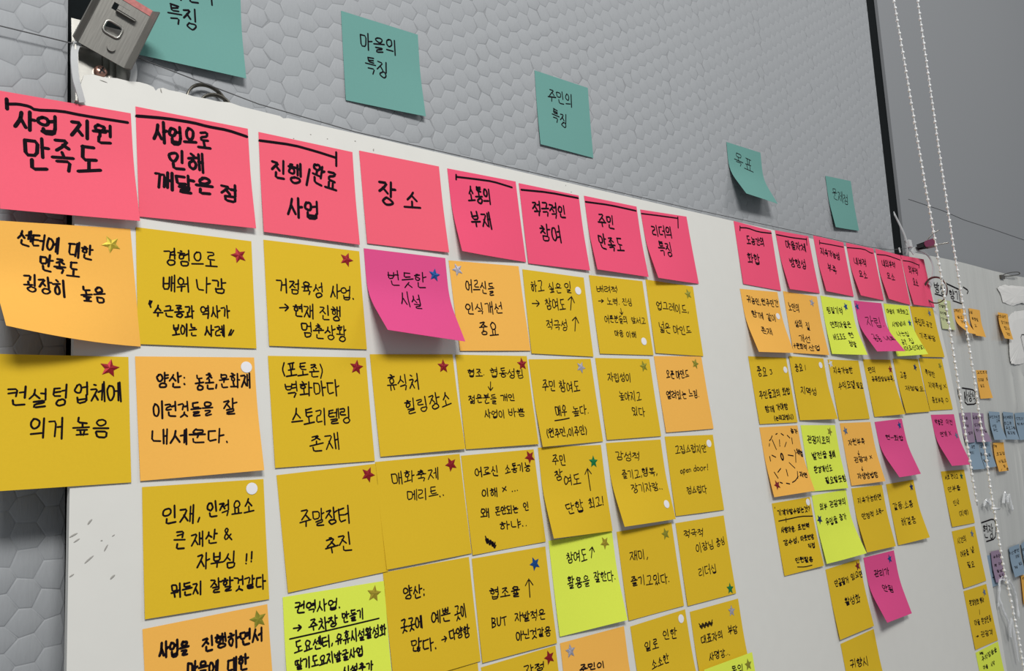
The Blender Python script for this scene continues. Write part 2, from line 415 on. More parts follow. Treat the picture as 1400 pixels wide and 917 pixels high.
def note(nid, colour, w, tr, items, label, group):
    W = .050 if nid[0] == 'S' else .076
    x, z, rot, tl, tR = tr; tl = math.radians(tl); tR = math.radians(tR)
    rng = random.Random(nid); w *= .9 if nid[0] in 'AST' else 1.05
    y0 = {'T': WALL_Y - .0009, 'S': FILM_Y - .0004}.get(nid[0], -.0004)
    y0 -= {'A8f': .0046, 'Sd': .002, 'C2': .0006, 'S3': .002, 'S2': .001}.get(nid, 0)
    if nid[0] == 'S' and x > 1500: y0 -= .0026
    base = WM if nid[0] in 'TS' else BM
    mw = base @ Matrix.Translation((x / 1000, y0, z / 1000)) @ Matrix.Rotation(math.radians(rot), 4, 'Y')
    wav = rng.uniform(-.0006, .0006)
    def P(px, py, off=0.0):
        u, v = px / 1000 / W, max(py / 1000 / W, 0.0)
        dn, ou = prof(v * W, tl + (tR - tl) * u, W)
        e = max(0, v - .25)
        ou += wav * math.sin(u * math.pi) * e
        p = Vector((u * W, -ou, -dn))
        if off:
            d2, o2 = prof(v * W + .0004, tl + (tR - tl) * u, W)
            nn = Vector((0, -(d2 - dn), (o2 - ou + wav * math.sin(u * math.pi) * e)))
            p += nn.normalized() * off
        return tuple(p)
    nx, ny = 8, 14; m = W * 1000
    V = [P(m * i / nx, m * j / ny) for j in range(ny + 1) for i in range(nx + 1)]
    F = [(j * (nx + 1) + i, (j + 1) * (nx + 1) + i, (j + 1) * (nx + 1) + i + 1, j * (nx + 1) + i + 1) for j in range(ny) for i in range(nx)]
    nv = len(V); TH = .00013
    V += [P(m * i / nx, m * j / ny, -TH) for j in range(ny + 1) for i in range(nx + 1)]
    F += [tuple(nv + q for q in f[::-1]) for f in F]
    rim = [j * (nx + 1) for j in range(ny + 1)] + [ny * (nx + 1) + i for i in range(1, nx + 1)] \
        + [j * (nx + 1) + nx for j in range(ny - 1, -1, -1)] + [i for i in range(nx - 1, 0, -1)]
    nr = len(rim); V += [V[q] for q in rim] + [V[nv + q] for q in rim]
    F += [(2 * nv + k, 2 * nv + nr + k, 2 * nv + nr + (k + 1) % nr, 2 * nv + (k + 1) % nr) for k in range(nr)]
    root = mk('sticky_note', V, F, PAPER[colour], mw=mw, smooth=True)
    tag(root, label, 'sticky note', group)
    st = []
    for it in items:
        if it[0] == 'T': st += line_strokes(rng, *it[1:])
        elif it[0] == 'L': st.append([(it[i], it[i + 1]) for i in range(1, len(it), 2)])
        elif it[0] == 'X':
            a, c, d, e = it[1:]
            for k in range(3):
                oy = (k - 1) * 1.2; q = []
                for i in range(9):
                    t = i / 8; q.append((a + (d - a) * t + rng.uniform(-.5, .5), c + (e - c) * t + oy + (1.6 if i % 2 else -1.6)))
                st.append(q)
        elif it[0] == 'O':
            st.append([(it[1] + 2.6 * math.cos(t), it[2] + 4.0 * math.sin(t)) for t in [k * math.pi / 5 for k in range(11)]])
            st.append([(it[1] + 1.8 * math.cos(t), it[2] + 3.2 * math.sin(t)) for t in [k * math.pi / 4 for k in range(9)]])
    if st:
        V, F = ribbons(st, w, lambda a, c: P(a, c, .00012), lim=m, rng=rng)
        mk('writing', V, F, M_ink, parent=root)
    for it in items:
        if it[0] == 'S':
            cx, cy, k = it[1:]; a0 = rng.uniform(-.5, .5); R = 5.8
            V = [P(cx, cy, .0007)]
            for i in range(10):
                rr = R if i % 2 == 0 else R * .46; a = a0 - math.pi / 2 + i * math.pi / 5
                V.append(P(cx + rr * math.cos(a), cy + rr * math.sin(a), .00022))
            o = mk('star_sticker', V, [(0, 1 + (i + 1) % 10, 1 + i) for i in range(10)], FOIL[k], parent=root)
            NM = dict(slate='blue grey', darkred='dark red', darkgreen='dark green', navy='navy blue')
            o['label'] = NM.get(k, k) + ' foil star sticker'
        elif it[0] == 'D':
            cx, cy = it[1:3]; R = 3.9; V = []
            for rr, of in ((R, .00018), (R * .96, .0004), (R * .55, .00045)):
                V += [P(cx + rr * math.cos(k * math.pi / 8), cy + rr * math.sin(k * math.pi / 8), of) for k in range(16)]
            F = [(g * 16 + k, g * 16 + 16 + k, g * 16 + 16 + (k + 1) % 16, g * 16 + (k + 1) % 16) for g in (0, 1) for k in range(16)] + [tuple(range(32, 48))[::-1]]
            o = mk('round_sticker', V, F, M_dot, parent=root); o['label'] = 'round white dot sticker'
    return root

# note: id, paper, pen width mm, [x, z mm, turn, lift left, lift right deg], marks in mm from its top left corner
NOTES = [
  ["H1","coral",2.1,[-0.1,-0.2,-1.1,7.4,9.4],[["L",5.7,4.7,5.8,11.1],["L",5.9,7.9,11.8,6.7,17.7,7.0,20.5,8.8,34.7,6.6,47.1,7.2,73.8,6.9],["T","사업",9.2,16.3,33.3,17.1,12.6],["T","지원",39.9,17.1,64.9,17.5,11.8],["T","만족도",13.6,36.8,56.4,36.7,18.8]]],
  ["A1a","orange",1.5,[-2.6,-81.5,-2.7,39.7,1.1],[["T","센터에",13.0,8.8,34.9,13.6,9.0],["T","대한",39.3,14.5,53.3,17.8,9.3],["T","만족도",23.5,23.8,44.9,28.7,9.3],["T","굉장히",13.8,37.9,36.6,41.0,11.5],["T","높음",43.4,43.2,57.8,44.3,10.5],["S",63.8,10.8,"gold"]]],
  ["A1b","yellow",1.3,[-6.3,-159.5,0.6,2.4,1.1],[["T","컨설",11.4,23.9,32.8,25.1,11.0],["T","텅",34.2,24.1,42.8,24.1,10.7],["T","업체에",45.3,22.5,71.9,22.0,11.5],["T","의거",22.6,42.2,40.8,42.8,11.0],["T","높음",44.6,41.3,64.8,43.5,10.8],["S",65.1,7.2,"red"]]],
  ["H2","coral",2.1,[79.0,6.8,0.2,1.1,6.1],[["L",0.1,6.7,18.7,4.4,37.0,3.6,47.0,4.4,61.2,4.2,75.0,6.3],["T","사업으로",10.7,15.2,49.0,15.5,12.7],["T","인해",19.5,33.0,44.5,31.9,12.7],["T","깨달은",10.1,49.7,49.0,49.6,11.3],["T","점",53.3,50.3,66.0,51.9,12.6]]],
  ["A2a","yellow",1.3,[76.6,-76.3,0.9,1.1,1.1],[["S",66.5,11.4,"red"],["T","경험으로",16.6,17.6,51.8,16.3,11.3],["T","배워",15.6,35.4,33.0,35.7,9.9],["T","나감",36.6,34.8,57.4,34.3,10.8],["T","“",6.8,50.0,9.1,49.8,4.8],["T","수근롱과",9.0,54.0,35.3,53.5,7.9],["T","역사가",38.9,52.7,59.1,52.0,8.2],["T","보이는",20.4,65.9,36.6,65.7,7.3],["T","사례",40.8,65.5,54.7,64.8,7.5],["T","”",57.2,65.9,60.9,65.8,4.4]]],
  ["A2b","orange",1.4,[73.6,-159.9,-0.3,1.1,6.7],[["D",70.2,6.7],["T","양산:",11.7,15.5,30.8,15.4,9.3],["T","농촌,",35.4,16.1,50.8,16.2,10.2],["T","문화재",50.8,15.6,73.1,15.2,9.2],["T","이런것들을",8.8,33.5,46.7,33.6,9.1],["T","잘",52.4,33.2,62.5,32.9,9.7],["T","내세운다.",7.1,49.8,55.9,52.4,9.0]]],
  ["A2c","yellow",1.3,[75.1,-239.5,0.9,1.4,1.1],[["D",67.8,5.7],["T","인재,",10.9,17.8,35.7,18.3,10.5],["T","인적요소",38.0,16.8,69.0,16.5,9.2],["T","큰",17.5,33.1,25.1,33.9,9.8],["T","재산",27.9,33.6,44.9,33.8,8.3],["T","&",47.1,32.3,53.8,32.4,9.6],["T","자부심",30.8,47.1,56.0,48.5,8.8],["T","!!",60.7,49.1,67.4,48.7,7.3],["T","뭐든지",15.0,62.2,34.1,62.7,7.7],["T","잘할것같다",38.6,62.3,74.5,65.0,8.3]]],
  ["A2d","orange",1.7,[72.7,-320.8,-0.9,1.1,1.1],[["T","사업을",8.4,13.6,25.8,15.3,8.2],["T","진행하면서",33.4,15.9,72.0,17.5,8.4],["T","마을에",23.9,28.0,42.5,30.2,7.8],["T","대한",47.5,30.8,61.3,32.1,8.3],["S",69.2,8.0,"olive"]]],
  ["H3","coral",2.0,[162.9,5.7,1.2,2.8,3.0],[["L",-0.1,6.6,26.1,4.6,45.3,5.9,60.5,7.6],["L",61.8,3.1,61.1,14.5],["T","진행",8.1,25.8,32.9,27.3,14.4],["T","/",34.1,27.7,40.0,27.8,15.2],["T","완료",40.2,23.7,61.6,29.2,15.4],["T","사업",19.0,53.5,44.2,54.5,13.8]]],
  ["A3a","yellow",1.3,[161.5,-75.4,0.7,1.1,1.1],[["S",64.5,7.8,"red"],["T","거점육성",7.7,32.7,44.3,33.1,10.2],["T","사업.",48.8,32.8,69.8,33.9,10.6],["T","→",8.8,48.3,16.3,47.8,5.3],["T","현재",19.0,49.2,35.1,50.2,9.5],["T","진행",39.4,49.9,57.0,50.9,10.0],["T","멈춘상황",24.2,63.6,60.3,64.6,10.6]]],
  ["A3b","yellow",1.3,[159.5,-158.2,0.1,1.1,1.1],[["S",67.5,7.4,"red"],["T","(포토존)",8.7,9.5,41.1,9.9,9.8],["T","벽화마다",10.4,23.5,52.4,22.5,10.1],["T","스토리텔링",13.1,42.5,60.3,42.3,11.0],["T","존재",25.0,61.9,49.7,60.5,11.5]]],
  ["A3c","yellow",1.3,[160.3,-238.9,-1.9,1.1,1.1],[["S",68.7,7.1,"red"],["T","주말장터",12.8,31.3,51.5,32.4,11.0],["T","추진",28.7,51.3,51.1,51.8,10.9]]],
  ["A3d","lime",1.3,[159.3,-317.1,1.0,3.9,3.6],[["S",67.1,7.4,"gold"],["T","권역사업.",7.8,8.1,41.6,10.1,7.2],["T","→",5.9,20.1,12.2,20.6,4.0],["T","주차장",16.8,20.5,38.2,20.5,7.2],["T","만들기",41.0,19.1,58.6,18.9,7.1],["L",3.4,26.4,25.0,25.9,45.4,25.2,69.7,24.3],["T","도요센터,",5.8,32.2,34.5,32.7,7.0],["T","유휴시설활성화",35.5,32.3,74.9,32.5,7.1],["T","딸기도요지발굴사업",5.9,42.9,55.7,43.4,6.2],["T","시설추가",38.8,52.6,62.4,53.7,5.1]]],
  ["H4","coral",2.1,[245.0,6.5,0.2,1.1,3.0],[["T","장",13.8,29.6,30.9,32.8,19.6],["T","소",35.9,34.4,55.2,34.8,14.4]]],
  ["A4a","magenta",1.3,[241.7,-73.5,0.5,36.5,23.0],[["S",63.5,15.6,"blue"],["T","번듯한",18.7,21.9,55.4,21.3,11.4],["T","시설",26.8,39.1,46.5,41.8,13.5]]],
  ["A4b","yellow",1.3,[239.1,-155.8,-0.9,1.1,3.7],[["S",65.5,9.7,"red"],["T","휴식처",11.6,22.6,41.4,21.4,11.9],["T","힐링장소",25.4,41.1,69.8,35.6,11.4]]],
  ["A4c","yellow",1.1,[236.0,-235.2,-1.0,2.0,1.1],[["S",66.6,7.4,"red"],["T","매화축제",11.7,13.2,54.2,13.1,8.1],["T","메리트..",23.5,26.4,58.1,27.7,7.8]]],
  ["A4d","yellow",1.3,[234.8,-312.7,-0.4,1.8,1.1],[["T","양산:",14.7,16.8,34.2,18.0,9.4],["T","곳곳에",9.9,38.0,28.4,39.0,8.8],["T","예쁜",35.8,37.2,53.7,37.9,8.8],["T","곳이",57.1,38.1,68.2,37.9,9.6],["T","많다.",16.3,52.9,39.6,55.8,8.8],["T","→",42.8,54.5,48.1,54.1,4.4],["T","다양함",50.0,52.4,69.4,52.7,7.8]]],
  ["A4e","yellow",1.3,[233.0,-388.0,0.6,4.3,3.3],[["T","체험",23.2,18.6,58.1,19.0,7.7]]],
  ["H5","pink",1.8,[329.6,6.0,-0.1,11.5,1.1],[["L",8.7,4.3,8.1,8.9],["L",8.4,6.3,30.3,5.0,48.8,4.2,70.7,6.5],["T","소통의",18.3,20.3,44.5,19.8,14.1],["T","부재",17.2,43.2,41.9,41.5,15.0]]],
  ["A5a","orange",1.3,[320.9,-75.8,-1.2,1.1,1.1],[["S",7.8,7.5,"silver"],["T","어르신들",14.0,20.5,45.2,22.2,10.4],["T","인식개선",10.9,41.0,51.5,38.4,9.6],["T","중요",21.8,57.4,43.0,57.9,11.1]]],
  ["A5b","yellow",1.1,[318.0,-154.8,-0.0,1.3,2.7],[["S",69.4,7.1,"red"],["T","협조.",10.0,14.6,28.2,14.9,5.9],["T","협동성힘",33.0,14.2,70.6,15.6,7.9],["T","↓",32.8,22.3,31.7,29.7,4],["T","젊은분들",7.9,36.2,37.6,36.8,7.3],["T","개인",41.1,35.6,57.5,35.8,6.0],["T","사업이",21.9,48.5,44.1,49.2,6.4],["T","바쁨",47.2,47.5,66.0,48.8,7.1]]],
  ["A5c","yellow",1.2,[313.2,-235.4,-0.6,1.1,1.1],[["S",70.5,6.1,"red"],["T","어르신",11.2,14.0,36.0,14.2,7.6],["T","소통기능",41.7,13.9,70.0,14.0,6.8],["T","이해",15.8,30.6,32.5,31.0,6.2],["T","X",36.8,29.8,42.0,29.6,4.5],["T","...",46.4,31.5,54.5,31.2,2.1],["T","왜",12.1,45.7,21.4,46.4,6.4],["T","돈안되는",26.8,46.0,51.3,46.6,6.2],["T","인",56.8,45.6,63.1,45.6,6.7],["T","하냐..",29.7,57.8,59.7,58.6,6.2],["X",14.2,66.5,23.5,72.2]]],
  ["A5d","yellow",1.2,[313.4,-313.9,0.4,1.1,1.6],[["S",62.5,12.1,"blue"],["T","협조율",13.3,28.3,44.5,31.0,7.5],["T","↑",53.5,36.8,54.4,22.8,4],["T","BUT",12.2,49.7,27.6,50.5,7.8],["T","자발적은",35.3,49.4,67.7,52.2,7.2],["T","아닌것같음",34.5,63.2,71.2,65.8,7.0]]],
  ["A5e","yellow",1.2,[311.7,-392.8,-0.5,2.1,2.0],[["S",67.9,7.5,"red"],["T","과정",39.8,10.7,62.3,12.5,5.4]]],
  ["H6","pink",1.8,[409.2,5.2,0.6,1.1,3.5],[["L",2.0,6.1,36.3,3.2,74.7,2.9],["T","적극적인",13.1,21.1,55.9,20.9,13.8],["T","참여",18.5,43.9,46.0,43.5,15.6]]],
  ["A6a","yellow",1.2,[401.0,-76.6,1.3,1.1,1.1],[["T","하고",7.4,15.0,23.8,13.4,9.5],["T","싶은",28.6,14.2,45.6,13.3,9.7],["T","일",49.2,11.9,58.8,11.4,10.3],["D",66.3,13.8],["T","→",6.8,30.9,16.6,30.1,6.3],["T","참여도",22.4,29.3,48.3,29.1,10.0],["T","↑",53.7,33.2,57.1,20.0,4],["T","적극성",21.0,49.1,47.8,47.9,9.1],["T","↑",55.9,52.9,59.3,39.2,4]]],
  ["A6b","yellow",1.2,[395.7,-157.6,-1.0,4.3,1.1],[["S",61.8,7.8,"silver"],["T","주민",10.7,22.9,27.8,24.5,10.0],["T","참여도",31.2,24.3,57.1,25.7,9.6],["T","매우",22.3,45.5,36.7,46.1,8.9],["L",19.7,54.4,29.2,53.9,37.7,53.0],["T","높다.",42.2,46.8,64.3,46.9,8.2],["T","(원주민,이주민)",6.6,65.2,57.6,64.9,8.0]]],
  ["A6c","yellow",1.2,[394.3,-233.5,1.3,11.5,3.0],[["S",63.9,14.7,"green"],["T","주민",14.0,11.0,31.0,12.2,9.0],["T","참",15.2,23.9,25.0,23.4,8.5],["T","여도",25.0,29.6,46.1,28.7,8.6],["T","↑",55.7,39.4,55.5,20.1,4],["T","단합",21.3,53.1,44.2,51.6,9.5],["T","최고!",50.3,50.4,70.7,48.7,8.6]]],
  ["A6d","lime",1.2,[393.7,-310.4,0.6,1.1,7.7],[["S",65.2,9.1,"gold"],["T","참여도",17.5,15.9,42.3,16.7,8.9],["T","↑",46.7,19.6,49.4,10.7,4],["T","활용을",15.1,36.4,41.7,37.5,8.7],["T","잘한다.",46.3,36.3,73.2,37.8,8.9]]],
  ["A6e","orange",1.4,[393.0,-391.5,0.5,5.1,5.8],[["S",10.2,8.0,"silver"],["T","주민이",17.2,23.3,47.9,25.8,5.2]]],
  ["H7","pink",1.8,[492.7,5.3,0.6,7.2,4.1],[["L",0.9,6.2,34.7,4.4,74.1,4.9],["T","주민",14.4,22.9,39.2,23.0,14.1],["T","만족도",10.3,46.0,47.1,46.3,14.5]]],
  ["A7a","yellow",1.0,[484.6,-75.3,0.2,1.1,1.1],[["T","배려적",7.5,12.7,38.0,11.4,6.6],["T","→",8.0,24.7,15.5,24.2,3.8],["T","노력.",19.2,24.4,38.3,24.2,7.1],["T","진심",41.5,23.0,56.1,23.5,7.2],["T","↓",38.0,30.4,38.3,36.8,4],["T","어른분들의",12.9,42.1,45.4,41.5,6.8],["T","앞서고",50.4,41.3,72.3,41.6,5.9],["T","마음",24.1,55.6,36.6,55.1,6.1],["T","이해",40.2,56.4,55.0,55.8,6.2],["D",64.5,62.4]]],
  ["A7b","yellow",1.1,[478.0,-155.3,0.0,1.3,1.1],[["S",65.9,7.4,"olive"],["T","자립성이",12.9,17.9,45.7,18.8,8.1],["T","높아지고",24.3,35.4,56.3,36.7,8.1],["T","있다",38.8,50.5,58.1,51.9,8.4]]],
  ["A7c","yellow",1.1,[477.1,-233.9,0.4,13.6,7.0],[["T","감성적",9.4,11.9,44.1,14.1,8.0],["T","즐기고,",14.3,29.5,43.1,30.3,8.0],["T","행복,",42.2,28.5,65.5,30.1,7.8],["T","장기자랑..",23.6,43.4,68.1,43.7,7.7],["D",67.2,61.2]]],
  ["A7d","yellow",1.2,[475.5,-312.8,0.2,1.1,1.1],[["S",65.0,9.2,"olive"],["T","재미,",12.4,22.5,38.1,24.5,7.9],["T","즐기고있다.",8.9,44.5,62.2,48.6,8.6]]],
  ["A7e","yellow",1.2,[476.8,-394.0,-1.1,3.5,4.0],[["D",68.1,7.0],["T","일로",13.8,19.5,33.2,21.6,8.2],["T","인한",39.6,16.1,59.9,18.0,8.4],["T","소소한",18.7,36.6,43.3,36.0,7.3]]],
  ["H8","pink",1.7,[574.1,2.1,-1.5,12.0,1.1],[["L",0.6,4.4,28.6,3.8,59.1,3.6],["L",60.5,2.0,57.8,14.6],["T","리더의",12.3,21.4,46.6,21.8,12.8],["T","특징",16.8,40.1,40.5,41.8,14.5]]],
  ["A8a","yellow",1.2,[566.0,-73.4,1.5,1.1,1.1],[["S",65.7,9.3,"olive"],["T","업그레이드,",11.0,26.1,64.1,26.9,9.1],["T","넓은",10.5,48.7,28.3,49.4,10.1],["T","마인드",32.5,49.8,62.5,49.0,8.8]]],
  ["A8b","orange",1.3,[561.4,-152.2,-0.5,1.1,1.1],[["S",63.7,7.8,"olive"],["T","오픈",14.0,18.4,27.3,18.9,8.4],["T","마인드",29.5,18.5,50.8,19.2,7.9],["T","열려있는",9.5,39.2,41.0,39.9,8.3],["T","느낌.",44.4,38.5,62.2,39.3,8.5]]],
  ["A8c","yellow",1.1,[560.1,-231.9,1.3,1.1,1.1],[["D",67.2,8.7],["T","고집스럽지만",11.8,13.5,62.5,13.4,8.3],["T","open",15.8,33.7,33.0,33.1,6.7],["T","door!",36.0,32.5,61.2,31.9,6.9],["T","점스럽다",21.1,53.5,52.8,53.7,7.4]]],
  ["A8d","yellow",1.1,[557.1,-314.3,0.5,1.1,1.2],[["S",67.4,70.3,"green"],["T","적극적",9.6,11.4,40.5,12.3,7.1],["T","이장님",24.3,26.2,53.4,25.6,8.2],["T","중심",56.5,25.1,71.8,24.2,7.8],["T","리더십",22.9,48.4,51.8,48.3,8.7]]],
  ["A8e","yellow",1.2,[559.2,-396.0,0.4,2.9,3.5],[["S",62.5,9.6,"silver"],["X",10.8,15.3,30.5,15.3],["T","대표자의",9.4,27.4,44.0,28.1,7.2],["T","부담",51.8,26.6,67.5,27.3,7.7],["T","사명감...",17.1,43.5,49.9,45.1,6.7]]],
  ["A8f","lime",1.2,[561.9,-447.8,-0.1,2.8,3.5],[["S",66.6,9.7,"olive"],["T","동의",38.3,9.5,58.8,10.6,7.1]]],
  ["H9","pink",1.6,[738.5,10.1,2.3,1.1,1.1],[["L",11.1,4.6,9.7,10.3],["L",10.6,6.5,26.0,4.4,47.2,6.0,77.6,3.3],["T","도농간의",19.6,20.2,57.1,18.2,9.4],["T","화합",15.9,42.5,41.7,42.3,11.3]]],
  ["H10","pink",1.6,[823.3,8.7,-0.7,7.4,1.1],[["L",1.1,5.5,35.7,6.1,70.2,5.0],["L",70.2,3.3,68.2,12.9],["T","마을자체",17.3,16.2,64.2,16.6,10.2],["T","방향성",18.0,38.8,56.6,40.3,11.5]]],
  ["H11","pink",1.5,[911.9,12.1,1.1,6.6,1.1],[["L",13.6,5.1,12.3,10.7],["L",13.0,8.4,48.4,7.4,73.7,7.0],["T","지속가능성",11.2,19.5,59.5,21.9,9.2],["T","부족",20.2,39.5,43.0,44.4,11.0]]],
  ["H12","pink",1.5,[994.8,11.0,0.5,9.7,1.1],[["L",-1.9,7.0,47.8,3.7,65.2,7.6,71.7,7.3],["T","내부적",12.1,24.1,47.4,24.7,10.6],["T","요소",17.1,41.8,40.8,42.1,9.9]]],
  ["H13","pink",1.5,[1076.4,11.0,2.1,9.3,1.7],[["L",2.5,8.4,32.7,5.7,71.9,7.8],["T","내외부적",11.9,19.6,53.4,18.3,9.8],["T","요소",18.4,37.8,44.0,37.8,10.1]]],
  ["H14","pink",1.5,[1153.5,8.5,-0.6,5.3,1.1],[["L",3.3,8.0,29.4,7.5,53.8,11.2],["L",55.1,9.7,52.9,15.7],["T","외부적",15.2,19.9,46.0,22.9,10.7],["T","요소",20.5,38.5,38.1,41.6,11.2]]],
  ["B1","orange",1.2,[728.1,-71.9,-0.8,14.1,10.4],[["D",67.0,30.0],["T","귀농인,",9.6,11.2,37.9,14.4,7.5],["T","원주민간",37.9,14.1,73.9,14.5,8.2],["T","함께",13.0,28.0,36.8,30.7,7.6],["T","같이",43.0,31.2,61.8,32.6,8.3],["T","존재",22.4,48.1,45.0,49.9,8.5]]],
  ["B2","orange",1.2,[817.0,-68.8,1.5,1.1,4.5],[["S",61.5,9.2,"silver"],["T","노인의",5.1,18.6,30.1,19.6,9.1],["T","삶의",13.4,39.2,30.9,39.2,8.9],["T","질",36.9,39.9,47.1,40.9,9.8],["T","개선",16.1,56.9,41.7,57.8,8.5],["T","+문화적",1.6,67.2,30.4,67.6,6.9],["T","산업",32.8,69.0,59.5,67.5,7.1]]],
  ["B3","lime",1.2,[902.2,-68.9,1.8,3.4,13.7],[["S",58.9,9.6,"blue"],["T","찜질기억",8.9,17.9,49.8,16.5,8.2],["T","연희마을은",10.9,37.0,63.4,33.9,8.0],["T","비도로도",11.2,53.7,40.9,51.3,7.6],["T","현",48.5,49.1,62.2,47.7,7.7],["T","정말",42.9,60.4,59.9,62.5,7.6]]],
  ["B4","magenta",1.2,[986.2,-70.5,-0.6,25.4,28.1],[["S",5.1,8.1,"blue"],["T","자립.",19.0,27.2,71.8,28.8,13.7],["T","공동",14.8,52.6,35.3,54.6,11.0],["T","네트",45.0,53.7,75.9,54.0,7.2]]],
  ["B5","lime",1.1,[1068.4,-69.8,-0.5,5.6,19.3],[["S",67.9,25.9,"blue"],["T","마을이",4.5,10.8,28.3,10.8,6.3],["T","깨끗하고",35.6,9.5,71.3,9.5,6.4],["T","사람냄새",11.9,29.7,54.8,27.0,6.6],["T","나는집",18.4,43.1,54.6,43.0,7.1],["T","공간",23.3,55.8,36.9,55.1,7.8],["T","집",45.3,53.8,58.9,53.9,8.4],["T","(어르신대상)",22.5,65.3,76.1,64.0,7.5]]],
  ["B6","yellow",1.2,[1149.0,-68.8,-0.3,2.7,3.0],[["S",60.3,8.6,"slate"],["T","독립된",4.9,22.3,38.2,25.4,10.2],["T","공간",40.7,25.1,61.1,27.4,8.0],["T","기본부담",10.2,43.5,60.8,47.7,8.0]]],
  ["C1","yellow",1.2,[722.0,-150.0,0.5,1.1,1.1],[["T","중요",11.7,17.3,31.7,17.6,10.7],["T","3",36.5,17.5,43.4,17.1,7.2],["D",69.7,14.5],["T","주민들과의",8.2,44.2,51.3,41.4,8.9],["T","화합",55.5,39.8,72.1,39.6,8.3],["T","함께",14.5,59.6,32.9,59.5,7.5],["T","가야함",37.1,57.6,61.6,57.2,7.3],["T","(논의과정시)",28.5,70.4,69.6,69.2,5.5]]],
  ["C2","yellow",1.2,[803.9,-148.6,1.5,1.1,7.9],[["T","중요",7.6,14.3,26.0,13.5,9.2],["T","1",29.5,12.9,32.8,12.5,6.5],["D",66.7,8.7],["T","지역성",12.1,39.7,46.5,42.6,8.9]]],
  ["C3","yellow",1.2,[891.0,-151.5,0.5,1.1,1.1],[["S",4.8,5.3,"white"],["T","지속가능한",8.2,14.0,56.7,13.1,7.8],["T","수익모델",13.1,33.5,55.6,31.5,8.9],["T","필요",58.9,31.9,75.5,33.3,7.5]]],
  ["C4","yellow",1.1,[979.4,-150.2,-0.3,1.1,8.1],[["S",70.3,13.5,"red"],["T","편의",7.9,14.4,28.5,13.9,7.4],["T","공동화장실부족..",12.7,26.2,78.3,26.5,6.6]]],
  ["C5","yellow",1.1,[1063.7,-148.3,-0.3,4.3,2.6],[["S",61.4,11.9,"navy"],["T","교통",10.7,22.9,30.3,23.5,9.0],["T","재정필요..",17.8,40.9,82.5,43.9,6.6]]],
  ["C6","yellow",1.1,[1143.3,-146.4,0.1,1.4,1.1],[["S",64.0,10.8,"olive"],["T","특정한",10.3,19.1,41.0,24.9,8.1],["T","지역특성",12.6,38.5,56.0,42.8,8.5],["T","X",59.7,41.5,71.8,41.6,6.6],["T","홍보부족",13.0,60.5,51.3,63.2,8.0],["T","O",58.0,62.0,67.0,62.1,6.6]]],
  ["D1","orange",1.3,[720.8,-229.4,0.4,5.9,11.1],[["S",10.6,63.7,"darkred"],["O",33.4,33.9],["L",20.2,14.4,25.2,25.4],["L",34.4,15.0,33.0,22.3],["L",47.3,18.2,42.5,23.3],["L",14.5,31.2,21.2,33.8],["L",9.7,32.4,9.6,37.3],["L",46.0,32.7,56.1,34.2],["L",44.4,41.1,52.6,48.0],["L",25.4,46.5,18.0,50.3],["L",11.5,49.8,15.6,56.6],["L",35.2,48.3,34.7,55.5],["L",21.4,10.2,17.7,13.8,14.7,15.1],["L",13.8,18.3,12.6,21.2],["L",28.8,8.8,32.2,7.9],["L",39.6,8.2,44.0,10.4],["L",51.4,10.7,55.9,13.9],["L",17.0,61.3,21.0,62.6],["L",28.1,63.2,33.9,64.4],["L",39.6,63.2,46.3,61.7,54.0,57.3],["L",55.3,51.8,51.8,59.7],["L",59.5,14.0,59.3,20.6],["L",60.6,27.7,62.1,30.8,57.7,41.7],["T","농가",59.4,5.4,73.6,7.4,5.0],["T","체험",63.8,28.9,76.6,33.6,6.0],["T","자연",57.9,55.0,72.1,58.2,5.4]]],
  ["D2","lime",1.3,[803.6,-230.1,2.1,1.1,5.3],[["S",61.2,7.9,"olive"],["T","관광지로의",9.0,16.9,59.4,18.3,8.6],["T","발전을",12.9,35.5,46.8,35.3,8.2],["T","통해",50.7,35.4,64.9,35.0,7.6],["T","환경개선도",12.2,51.9,52.5,50.9,7.2],["T","필요할듯함",31.7,65.0,77.0,64.2,7.4]]],
  ["D3","orange",1.2,[891.8,-231.0,0.9,1.1,7.7],[["S",9.9,9.8,"slate"],["T","자원부족",11.2,24.3,53.0,24.0,7.1],["T","↓",31.9,35.2,30.6,40.7,4],["T","관광객",16.8,45.7,49.7,46.1,6.7],["T","X",55.0,44.3,61.7,44.2,5.0],["T","↓",31.9,55.1,30.2,60.0,4],["T","자생방법함",16.7,65.6,63.3,66.6,6.9]]],
  ["D4","magenta",1.1,[978.9,-232.6,-1.3,25.4,14.3],[["S",65.2,8.3,"blue"],["T","현-화합",20.1,20.7,68.8,26.5,6.6]]],
  ["D6","magenta",1.1,[1144.7,-228.3,1.1,21.7,15.0],[["S",68.8,31.4,"slate"],["T","박물관",7.6,10.1,34.3,11.8,7.6],["T","이전",44.0,9.8,66.2,12.4,7.1],["T","연계",16.1,28.1,38.0,28.0,7.4],["T","X",44.5,27.1,53.3,27.4,7.1]]],
  ["E1","yellow",1.2,[720.2,-311.5,0.1,1.1,4.0],[["D",70.2,5.2],["T","'",3.1,6.1,4.8,6.1,3.7],["T","기계가할수없는것?",7.3,10.9,72.9,12.9,5.8],["L",6.9,19.5,21.1,19.4,51.5,19.0,74.8,21.2],["L",21.6,17.8,20.8,22.0],["T","사람마음.",8.5,29.3,36.7,30.9,5.7],["T","표현력",40.3,29.9,65.5,30.6,5.8],["T","감수성,",8.4,42.7,39.5,43.0,5.9],["T","따뜻한맘",42.4,42.4,69.4,43.0,5.1],["T","직접",53.9,51.9,68.1,52.6,5.1],["T","인원활용",24.1,63.2,57.8,66.2,5.4],["L",25.9,70.3,39.3,72.2,53.6,72.3]]],
